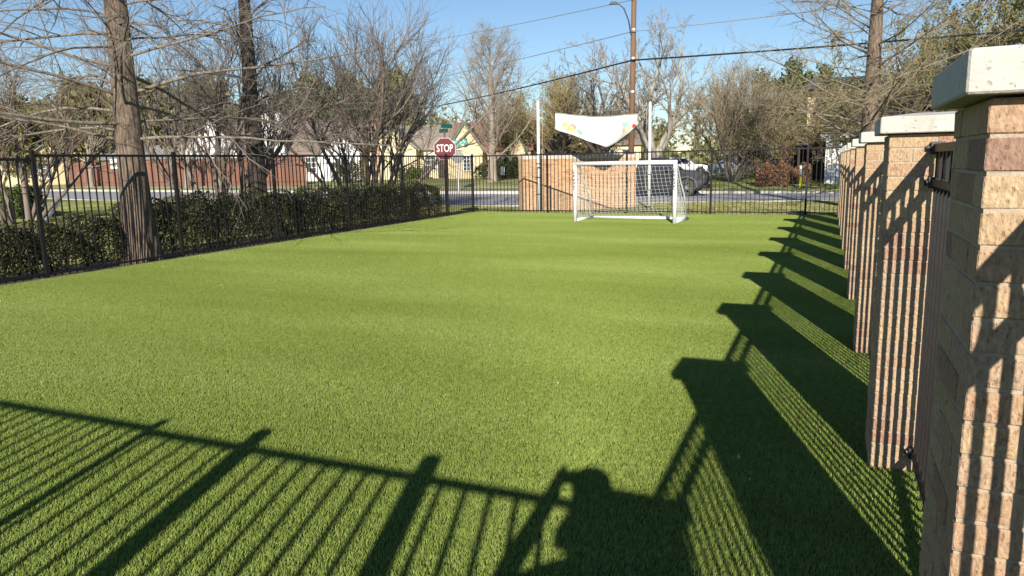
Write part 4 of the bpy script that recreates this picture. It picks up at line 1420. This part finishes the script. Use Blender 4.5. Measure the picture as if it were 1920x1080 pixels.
def broad(name, label, loc, seed, H, r, fork, spread, bm_, tm, dens=(5, 6, 6, 5), twig=0.01, leafm=None, nleaf=0, lsize=0.12, trop=0.06, limbs=6, group=None, wig=0.13):
    """short trunk dividing into crooked limbs"""
    g = np.random.default_rng(seed)
    P0, R0 = grow(np.zeros((1, 3)), np.array([[0.03, 0, 1.0]]), np.array([fork]), np.array([r]), np.array([r * 0.8]), 5, 0.03, 0, g)
    R0[:, 0] *= 1.3
    az = np.arange(limbs) * 2.4 + g.normal(0, 0.3, limbs)
    tl_ = spread * np.sqrt((np.arange(limbs) + 0.4) / limbs)
    D = np.c_[np.cos(az) * np.sin(tl_), np.sin(az) * np.sin(tl_), np.cos(tl_)]
    S = np.repeat(P0[:, -1], limbs, 0) - np.array([0, 0, 1.0]) * g.uniform(0, fork * 0.25, limbs)[:, None]
    L = (H - fork) * g.uniform(0.6, 0.9, limbs)
    P1, R1 = grow(S, D, L, r * g.uniform(0.45, 0.7, limbs), np.full(limbs, r * 0.1), 10, wig, trop * 0.5, g)
    sets = [(P0, R0, 10), (P1, R1, 7)]
    P, RR = P1, R1
    Ln = L
    tw = []
    for lv, n in enumerate(dens):
        S, D, rad, t = children(P, RR, n, 0.22, 1.0, (0.35, 0.9), g)
        fac = (0.5, 0.45, 0.42, 0.42)[lv]
        Ln = np.repeat(Ln, n) * fac * (1.2 - 0.5 * t) * g.uniform(0.6, 1.2, len(S))
        P, RR = grow(S, D, Ln, np.minimum(rad * 0.65, r * 0.3), np.full(len(S), twig * (0.5 if lv == len(dens) - 1 else 1.0)), (7, 5, 3, 2)[lv], wig, trop, g)
        (sets if lv == 0 else tw).append((P, RR, 5 if lv == 0 else 3))
    lf = None
    if leafm:
        pick = g.integers(0, len(P), nleaf)
        lf = leaves(P[pick, g.integers(0, P.shape[1], nleaf)] + g.normal(0, lsize * 1.6, (nleaf, 3)), lsize, g)
    return tree_thing(name, label, loc, sets, tw, bm_, tm, leaf=lf, lm=leafm, group=group)

B_CYP = bark('cypress_bark', (0.075, 0.055, 0.042), (0.30, 0.225, 0.165), 15)
B_DARK = bark('dark_bark', (0.045, 0.035, 0.03), (0.10, 0.08, 0.065), 6)
B_MYR = bark('myrtle_bark', (0.15, 0.115, 0.09), (0.30, 0.24, 0.19), 5)
B_PALE = bark('pale_bark', (0.21, 0.17, 0.13), (0.37, 0.31, 0.25), 3)
B_SYC = bark('sycamore_bark', (0.19, 0.165, 0.135), (0.5, 0.46, 0.39), 1.6)
B_LIMB = bark('limb_bark', (0.17, 0.135, 0.105), (0.36, 0.30, 0.24), 9)
T_GREY = mat('grey_twigs', (0.19, 0.155, 0.13), (0.29, 0.24, 0.2), scale=3, rough=0.9)
T_BRN = mat('brown_twigs', (0.15, 0.11, 0.08), (0.24, 0.18, 0.13), scale=3, rough=0.9)
T_TAN = mat('tan_twigs', (0.24, 0.19, 0.125), (0.36, 0.29, 0.19), scale=3, rough=0.9)
T_PALE = mat('pale_twigs', (0.24, 0.21, 0.17), (0.35, 0.31, 0.26), scale=3, rough=0.9)
T_OLIVE = mat('olive_twigs', (0.26, 0.20, 0.10), (0.38, 0.30, 0.16), scale=3, rough=0.9)
L_OLIVE = leaf_mat('olive_leaf', [(0.13, 0.135, 0.045), (0.22, 0.215, 0.075), (0.30, 0.275, 0.11)])
L_GREEN = leaf_mat('green_leaf', [(0.06, 0.09, 0.025), (0.11, 0.145, 0.04), (0.17, 0.2, 0.065)])
L_YEL = leaf_mat('bud_leaf', [(0.2, 0.19, 0.06), (0.28, 0.25, 0.09), (0.2, 0.16, 0.07)])
L_HEDGE = leaf_mat('hedge_leaf', [(0.06, 0.066, 0.025), (0.115, 0.115, 0.045), (0.20, 0.185, 0.08), (0.085, 0.088, 0.035)])
L_RED = leaf_mat('photinia_leaf', [(0.24, 0.08, 0.05), (0.36, 0.17, 0.11), (0.17, 0.16, 0.06), (0.42, 0.24, 0.16)])
L_BLOOM = leaf_mat('blossom', [(0.62, 0.62, 0.42), (0.75, 0.75, 0.58), (0.3, 0.36, 0.12), (0.7, 0.7, 0.5)])

# cypress on the fence line at left, its neighbour further along, and the one at right beyond the far fence
cypress('cypress_tree', 'large bare cypress with fluted trunk standing on the left fence line', (-11.27, 9.42, -0.06), 5, 13.0, 0.245, 2.1, 96, 4.7, B_CYP, T_GREY, dens=(9, 7), twig=0.0048, flare=1.45, rise=0.08, lim=0.0072)
cypress('cypress_tree', 'dark trunked bare tree standing behind the hedge', (-13.7, 15.2, -0.1), 8, 12.0, 0.24, 2.9, 34, 2.6, B_DARK, T_GREY, dens=(7, 6), twig=0.006, flare=1.3)
cypress('cypress_tree', 'bare cypress rising behind the brick pillars at right', (1.15, 27.0, -0.2), 21, 13.5, 0.30, 2.2, 78, 5.0, B_CYP, T_TAN, dens=(10, 8), twig=0.006, flare=1.4, rise=0.26, droop=-0.004, lim=0.0085)
# crape myrtles behind the hedge
multistem('crape_myrtle', 'big bare vase-shaped crape myrtle left of the stop sign', place(700, 26.5), 31, 13, 8.2, 0.9, 0.08, B_MYR, T_GREY, dens=(7, 8, 7), base_spread=0.55, twig=0.006)
multistem('crape_myrtle', 'bare crape myrtle with pale twisted stems in front of the white house', place(425, 21.5), 33, 9, 7.0, 0.85, 0.07, B_MYR, T_GREY, dens=(7, 7, 7), base_spread=0.4, twig=0.006)
multistem('crape_myrtle', 'bare crape myrtle with several stems at the far left', place(25, 30), 35, 9, 6.6, 0.62, 0.09, B_MYR, T_BRN, dens=(7, 7, 7), base_spread=0.7, twig=0.007)
multistem('crape_myrtle', 'pale stemmed crape myrtle on the lawn across the street', place(1380, 48.5), 37, 12, 8.0, 0.72, 0.10, B_PALE, T_TAN, dens=(9, 8, 8), base_spread=0.4, twig=0.008, leafm=L_YEL, nleaf=2500, lsize=0.05)
# trees further off
cypress('bare_tree', 'tall pale bare tree in front of the brick cottage', place(928, 56), 41, 10.4, 0.32, 1.6, 44, 6.0, B_PALE, T_TAN, dens=(10, 7), twig=0.010, flare=1.25, rise=0.72, droop=0.03, top=0.35)
multistem('round_tree', 'round olive brown budding tree right of the brick cottage', place(1040, 72), 43, 14, 10.5, 1.05, 0.16, B_DARK, T_OLIVE, dens=(8, 9, 8), base_spread=0.9, twig=0.016, leafm=L_YEL, nleaf=14000, lsize=0.08)
broad('sycamore_tree', 'bare pale limbed sycamore right of the utility pole', place(1236, 56), 47, 11.8, 0.40, 1.7, 0.9, B_SYC, T_PALE, dens=(7, 6, 6, 4), twig=0.011, limbs=8)
broad('bare_tree', 'spreading dark limbed bare tree behind the banner', place(1130, 68), 49, 11.5, 0.4, 2.2, 0.95, B_DARK, T_GREY, dens=(6, 6, 5, 4), twig=0.014, limbs=7)
broad('bare_tree', 'thin bare tree between the round tree and the sycamore', place(1085, 95), 51, 15.0, 0.4, 3.0, 0.6, B_DARK, T_GREY, dens=(6, 6, 5, 4), twig=0.02, limbs=6)
broad('bare_tree', 'reddish bare tree behind the crape myrtle at right', place(1440, 78), 53, 10.5, 0.4, 2.0, 0.9, B_DARK, T_BRN, dens=(6, 6, 5, 4), twig=0.016, limbs=6)
broad('evergreen_tree', 'small dark evergreen tree left of the right cypress', place(1515, 76), 55, 10.4, 0.35, 2.4, 0.7, B_DARK, T_BRN, dens=(5, 5, 4), twig=0.02, leafm=L_GREEN, nleaf=14000, lsize=0.17, limbs=6)
multistem('bushy_tree', 'tangled olive thicket tree behind the row of pillar caps', place(1505, 50), 57, 14, 6.4, 1.0, 0.07, B_DARK, T_TAN, dens=(8, 8, 7), base_spread=1.6, twig=0.009, leafm=L_OLIVE, nleaf=9000, lsize=0.06, trop=0.0)
broad('budding_tree', 'large budding olive tree at the right edge behind the pillar', place(1800, 46), 59, 11.5, 0.4, 2.0, 0.95, B_DARK, T_TAN, dens=(6, 5, 5, 4), twig=0.011, leafm=L_OLIVE, nleaf=14000, lsize=0.085, limbs=8)
broad('budding_tree', 'budding tree behind the right cypress with low twiggy limbs', place(1690, 40), 61, 8.4, 0.3, 1.2, 1.15, B_DARK, T_TAN, dens=(6, 5, 5, 4), twig=0.009, leafm=L_OLIVE, nleaf=7000, lsize=0.06, limbs=8, trop=0.02)
broad('budding_tree', 'budding tree cut off by the right edge of the view', place(1960, 38), 63, 11.0, 0.35, 1.8, 0.9, B_DARK, T_TAN, dens=(6, 6, 5, 4), twig=0.010, leafm=L_OLIVE, nleaf=12000, lsize=0.07, limbs=8)
for px, d, Hh, sd, lab, lm in ((60, 118, 11, 71, 'olive green oak behind the tan house', L_OLIVE), (140, 101, 11, 78, 'olive oak above the tan house chimney', L_OLIVE), (285, 99, 11.5, 79, 'olive oak right of the fence line cypress trunk', L_OLIVE), (215, 112, 12, 72, 'broad olive green oak behind the blossoming tree', L_OLIVE), (330, 108, 13, 73, 'tall green oak left of the white house', L_GREEN),
                           (-60, 105, 10, 74, 'olive oak at the left edge behind the yellow house', L_OLIVE), (415, 104, 11.5, 75, 'olive oak above the white house gable', L_OLIVE), (610, 98, 12.5, 76, 'dark green oak behind the big crape myrtle', L_GREEN), (715, 100, 13, 77, 'green oak behind the cream house chimney', L_OLIVE)):
    broad('oak_tree', lab, place(px, d), sd, Hh, 0.45, 2.6, 1.0, B_DARK, T_BRN, dens=(6, 5, 4), twig=0.03, leafm=lm, nleaf=16000, lsize=0.36, limbs=8, trop=0.03, group='oaks behind the houses')
broad('blossom_tree', 'small tree in pale blossom behind the red board fence', place(190, 97), 81, 7.4, 0.2, 1.4, 0.9, B_DARK, T_BRN, dens=(5, 5, 4), twig=0.015, leafm=L_BLOOM, nleaf=11000, lsize=0.16, limbs=7)
for px, d, Hh, r_, sd, lab in ((172, 87, 8.0, 0.30, 91, 'bare street tree with pale trunk before the red fence, leftmost'), (333, 73, 7.0, 0.26, 92, 'bare street tree with pale trunk before the red fence, middle'), (352, 72, 8.0, 0.2, 93, 'bare street tree with thin trunk before the red fence, rightmost')):
    broad('street_tree', lab, place(px, d), sd, Hh, r_, 2.6, 0.8, B_PALE, T_GREY, dens=(4, 4, 4), twig=0.014, limbs=5, group='street trees before the red fence')

# far belt of trees closing the view
g = np.random.default_rng(99)
nb_ = 112
ang = g.uniform(-0.75, 1.35, nb_)
dist = g.uniform(125, 190, nb_)
bx_, by_ = -np.sin(ang) * dist, np.cos(ang) * dist
st = np.c_[bx_, by_, gz(bx_, by_)]
P0, R0 = grow(st, np.tile([[0, 0, 1.0]], (nb_, 1)), g.uniform(5, 9, nb_), np.full(nb_, 0.35), np.full(nb_, 0.15), 4, 0.06, 0, g)
S, D, rad, t = children(P0, R0, 9, 0.25, 1.0, (0.4, 1.0), g)
P1, R1 = grow(S, D, g.uniform(2.5, 5.5, len(S)), np.full(len(S), 0.09), np.full(len(S), 0.03), 5, 0.15, 0.04, g)
S, D, rad, t = children(P1, R1, 7, 0.1, 1.0, (0.4, 1.0), g)
P2, R2 = grow(S, D, g.uniform(0.9, 2.4, len(S)), np.full(len(S), 0.045), np.full(len(S), 0.02), 2, 0.18, 0.04, g)
V, Q = mesh_of([(P0, R0, 5), (P1, R1, 4), (P2, R2, 3)])
o = link('woodland', quad_mesh('woodland', V, Q), T_BRN)
tag(o, 'far belt of bare trees closing the view behind the houses', 'woodland', kind='stuff')
pick = g.integers(0, len(P2), 24000)
hi_ = P2[pick, g.integers(0, 3, 24000)] + g.normal(0, 0.4, (24000, 3))
la_, ld_ = g.uniform(-0.75, 1.35, 26000), g.uniform(118, 150, 26000)
lo_ = np.c_[-np.sin(la_) * ld_, np.cos(la_) * ld_, np.zeros(26000)]
lo_[:, 2] = gz(lo_[:, 0], lo_[:, 1]) + 5.2 * g.uniform(0, 1, 26000) ** 1.2 * (0.7 + 0.3 * np.sin(la_ * 60))
V, Q = leaves(np.concatenate([hi_, lo_]), 0.5, g)
o = link('woodland_foliage', quad_mesh('woodland_foliage', V, Q), L_OLIVE)
tag(o, 'olive budding foliage of the far tree belt', 'woodland', kind='stuff')

# ---------------------------------------------------------------- hedges and shrubs
def shrub_points(n, g, L, Wd, H, lump=0.1, z0=0.12):
    """points near the surface of a lumpy rounded box: x in +-Wd/2, y in 0..L"""
    u = g.uniform(0, 1, (n, 3))
    y = u[:, 0] * L
    face = g.uniform(0, 1, n)
    th = g.uniform(-0.5 * math.pi, 0.5 * math.pi, n)
    ex = 0.45
    cx_ = np.sign(np.sin(th)) * np.abs(np.sin(th)) ** ex * Wd / 2
    cz_ = np.abs(np.cos(th)) ** ex * H
    # sides: spread z evenly
    sd_ = face < 0.55
    cx_ = np.where(sd_, np.sign(u[:, 1] - 0.5) * Wd / 2 * g.uniform(0.8, 1.0, n), cx_)
    cz_ = np.where(sd_, z0 + (H * 0.93 - z0) * u[:, 2], cz_)
    lumpv = 1 + lump * (np.sin(y * 2.1 + cz_ * 3) * np.cos(y * 5.3 + 2) + 0.6 * np.sin(y * 9 + cz_ * 8 + np.sign(cx_)))
    dep = 1 - 0.28 * g.uniform(0, 1, n) ** 2
    end = np.minimum(np.minimum(y, L - y) / 0.35, 1) ** 0.5
    return np.c_[cx_ * lumpv * dep * (0.55 + 0.45 * end), y, np.maximum(cz_ * lumpv * (0.7 + 0.3 * dep) * (0.85 + 0.15 * end), 0.06)]
def hedge(name, label, loc, rz, L, Wd, H, n, size, lm, seed, stems=0, cat='hedge', z0=0.12, lump=0.1):
    g = np.random.default_rng(seed)
    t = thing(name, label, cat, loc, rz)
    p = shrub_points(n, g, L, Wd, H, lump, z0)
    V, Q = leaves(p, size, g)
    link('foliage', quad_mesh('foliage', V, Q), lm, t)
    ns = max(6, stems)
    st = np.c_[g.uniform(-Wd * 0.25, Wd * 0.25, ns), g.uniform(0.1, L - 0.1, ns), np.zeros(ns)]
    D = unit(np.c_[g.normal(0, 0.35, (ns, 2)), np.ones(ns)])
    P0, R0 = grow(st, D, np.full(ns, H * 0.8), np.full(ns, 0.018), np.full(ns, 0.006), 4, 0.12, 0, g)
    S, D1, rad, t_ = children(P0, R0, 9, 0.15, 1, (0.4, 1.0), g)
    P1, R1 = grow(S, D1, g.uniform(0.2, 0.45, len(S)), rad * 0.6, np.full(len(S), 0.003), 3, 0.15, 0, g)
    V, Q = mesh_of([(P0, R0, 5), (P1, R1, 3)])
    link('stems', quad_mesh('stems', V, Q), B_DARK, t)['kind'] = 'stuff'
    return t
hedge('clipped_hedge', 'dark clipped hedge behind the left fence, long far section', (-11.85, 9.62, -0.05), 0, 11.2, 1.35, 1.06, 54000, 0.028, L_HEDGE, 201, 60)
hedge('clipped_hedge', 'dark clipped hedge behind the left fence, section left of the cypress', (-11.75, 1.5, -0.05), 0, 7.8, 1.1, 0.84, 43000, 0.026, L_HEDGE, 202, 44)
x_, y_ = col(50, 33)
hedge('clipped_hedge', 'green clipped hedge on the lawn at the left edge', (x_, y_, float(gz(x_, y_))), 1.25, 4.0, 1.3, 1.15, 12000, 0.05, L_GREEN, 203, 16)
for px, d, L_, W_, H_, lm, sd, lab in ((1455, 45.0, 1.8, 1.5, 1.3, L_RED, 211, 'red leaved photinia bush nearest the far kerb'), (1503, 46.5, 1.3, 1.3, 1.1, L_RED, 212, 'red leaved photinia bush beside the marker post'),
                                    (1488, 50.0, 1.2, 1.2, 2.3, L_RED, 213, 'tall dark red photinia behind the marker post'), (1440, 56.0, 4.0, 2.0, 2.2, L_GREEN, 214, 'green bush behind the red photinia'),
                                    (930, 65.5, 3.4, 1.4, 1.3, L_GREEN, 215, 'green shrubs below the cottage window'), (965, 66.5, 2.6, 1.4, 1.7, L_GREEN, 216, 'green shrubs by the cottage arched door'),
                                    (780, 71.5, 3.0, 1.4, 1.1, L_GREEN, 217, 'low green shrubs in front of the cream house'), (655, 64.5, 2.5, 1.6, 1.6, L_HEDGE, 218, 'dark shrub behind the stems of the crape myrtle')):
    x_, y_ = col(px, d)
    hedge('shrub', lab, (x_ + L_ / 2, y_, float(gz(x_, y_)) - 0.04), math.pi / 2, L_, W_, H_, 5200, 0.065, lm, sd, 10, cat='shrub', lump=0.2)
# small white yard sign by the cottage
x_, y_ = col(946, 62)
t = thing('yard_sign', 'small white yard sign in front of the cottage shrubs', 'sign', (x_, y_, float(gz(x_, y_))))
MB().box((0, 0, 0.75), (0.4, 0.02, 0.7)).build('plate', M_SIGNW, t)
for sg in (-0.15, 0.15):
    MB().tube([(sg, 0.02, 0), (sg, 0.02, 0.6)], 0.012, 5).build('stake', M_GALV, t)
# bare soil and mulch under the hedge, and its fallen leaves
M_SOIL = mat('mulch', (0.10, 0.075, 0.05), (0.30, 0.24, 0.17), scale=9, rough=0.95, bump=0.6, bscale=40, detail=8)
sheet('planting_bed', np.linspace(-12.9, -10.86, 5), lambda x: np.linspace(1.0, 21.6, 42), lambda X, Y: gz(X, Y) + 0.012 + 0.01 * np.sin(7 * X + 3 * Y), M_SOIL)
M_EDGE = mat('turf_edging', (0.12, 0.115, 0.105), (0.2, 0.19, 0.17), scale=8, rough=0.9)
for c_, d_ in (((-10.79, 12.1, -0.01), (0.05, 20.0, 0.05)), ((-4.9, 22.06, -0.01), (11.8, 0.05, 0.05))):
    tag(MB().box(c_, d_).build('edging', M_EDGE), kind='structure')
# leaf litter scattered on the verge
lp_ = np.c_[g.uniform(-12, 6, 5000), g.uniform(22.4, 31.5, 5000), np.zeros(5000)]
lp_ = lp_[lp_[:, 1] < near_edge(lp_[:, 0]) - 0.2]
lp_[:, 2] = gz(lp_[:, 0], lp_[:, 1]) + 0.045
V, Q = leaves(lp_, 0.035, g, 0.7, 2.0)
o = link('leaf_litter', quad_mesh('leaf_litter', V, Q), leaf_mat('dead_leaf', [(0.2, 0.13, 0.07), (0.36, 0.27, 0.15), (0.45, 0.38, 0.24)]))
tag(o, 'dry fallen leaves scattered on the verge beyond the far fence', 'leaf litter', kind='stuff')

# a few dry bits lying on the turf
db = np.c_[g.uniform(-10.5, 0.1, 170), g.uniform(2.0, 21.8, 170), np.full(170, 0.02)]
V, Q = leaves(db, 0.014, g, 0.5, 2.5)
o = link('turf_debris', quad_mesh('turf_debris', V, Q), leaf_mat('dry_bit', [(0.5, 0.45, 0.3), (0.32, 0.26, 0.14), (0.6, 0.56, 0.42)]))
tag(o, 'tiny dry leaf bits scattered over the artificial turf', 'leaf litter', kind='stuff')
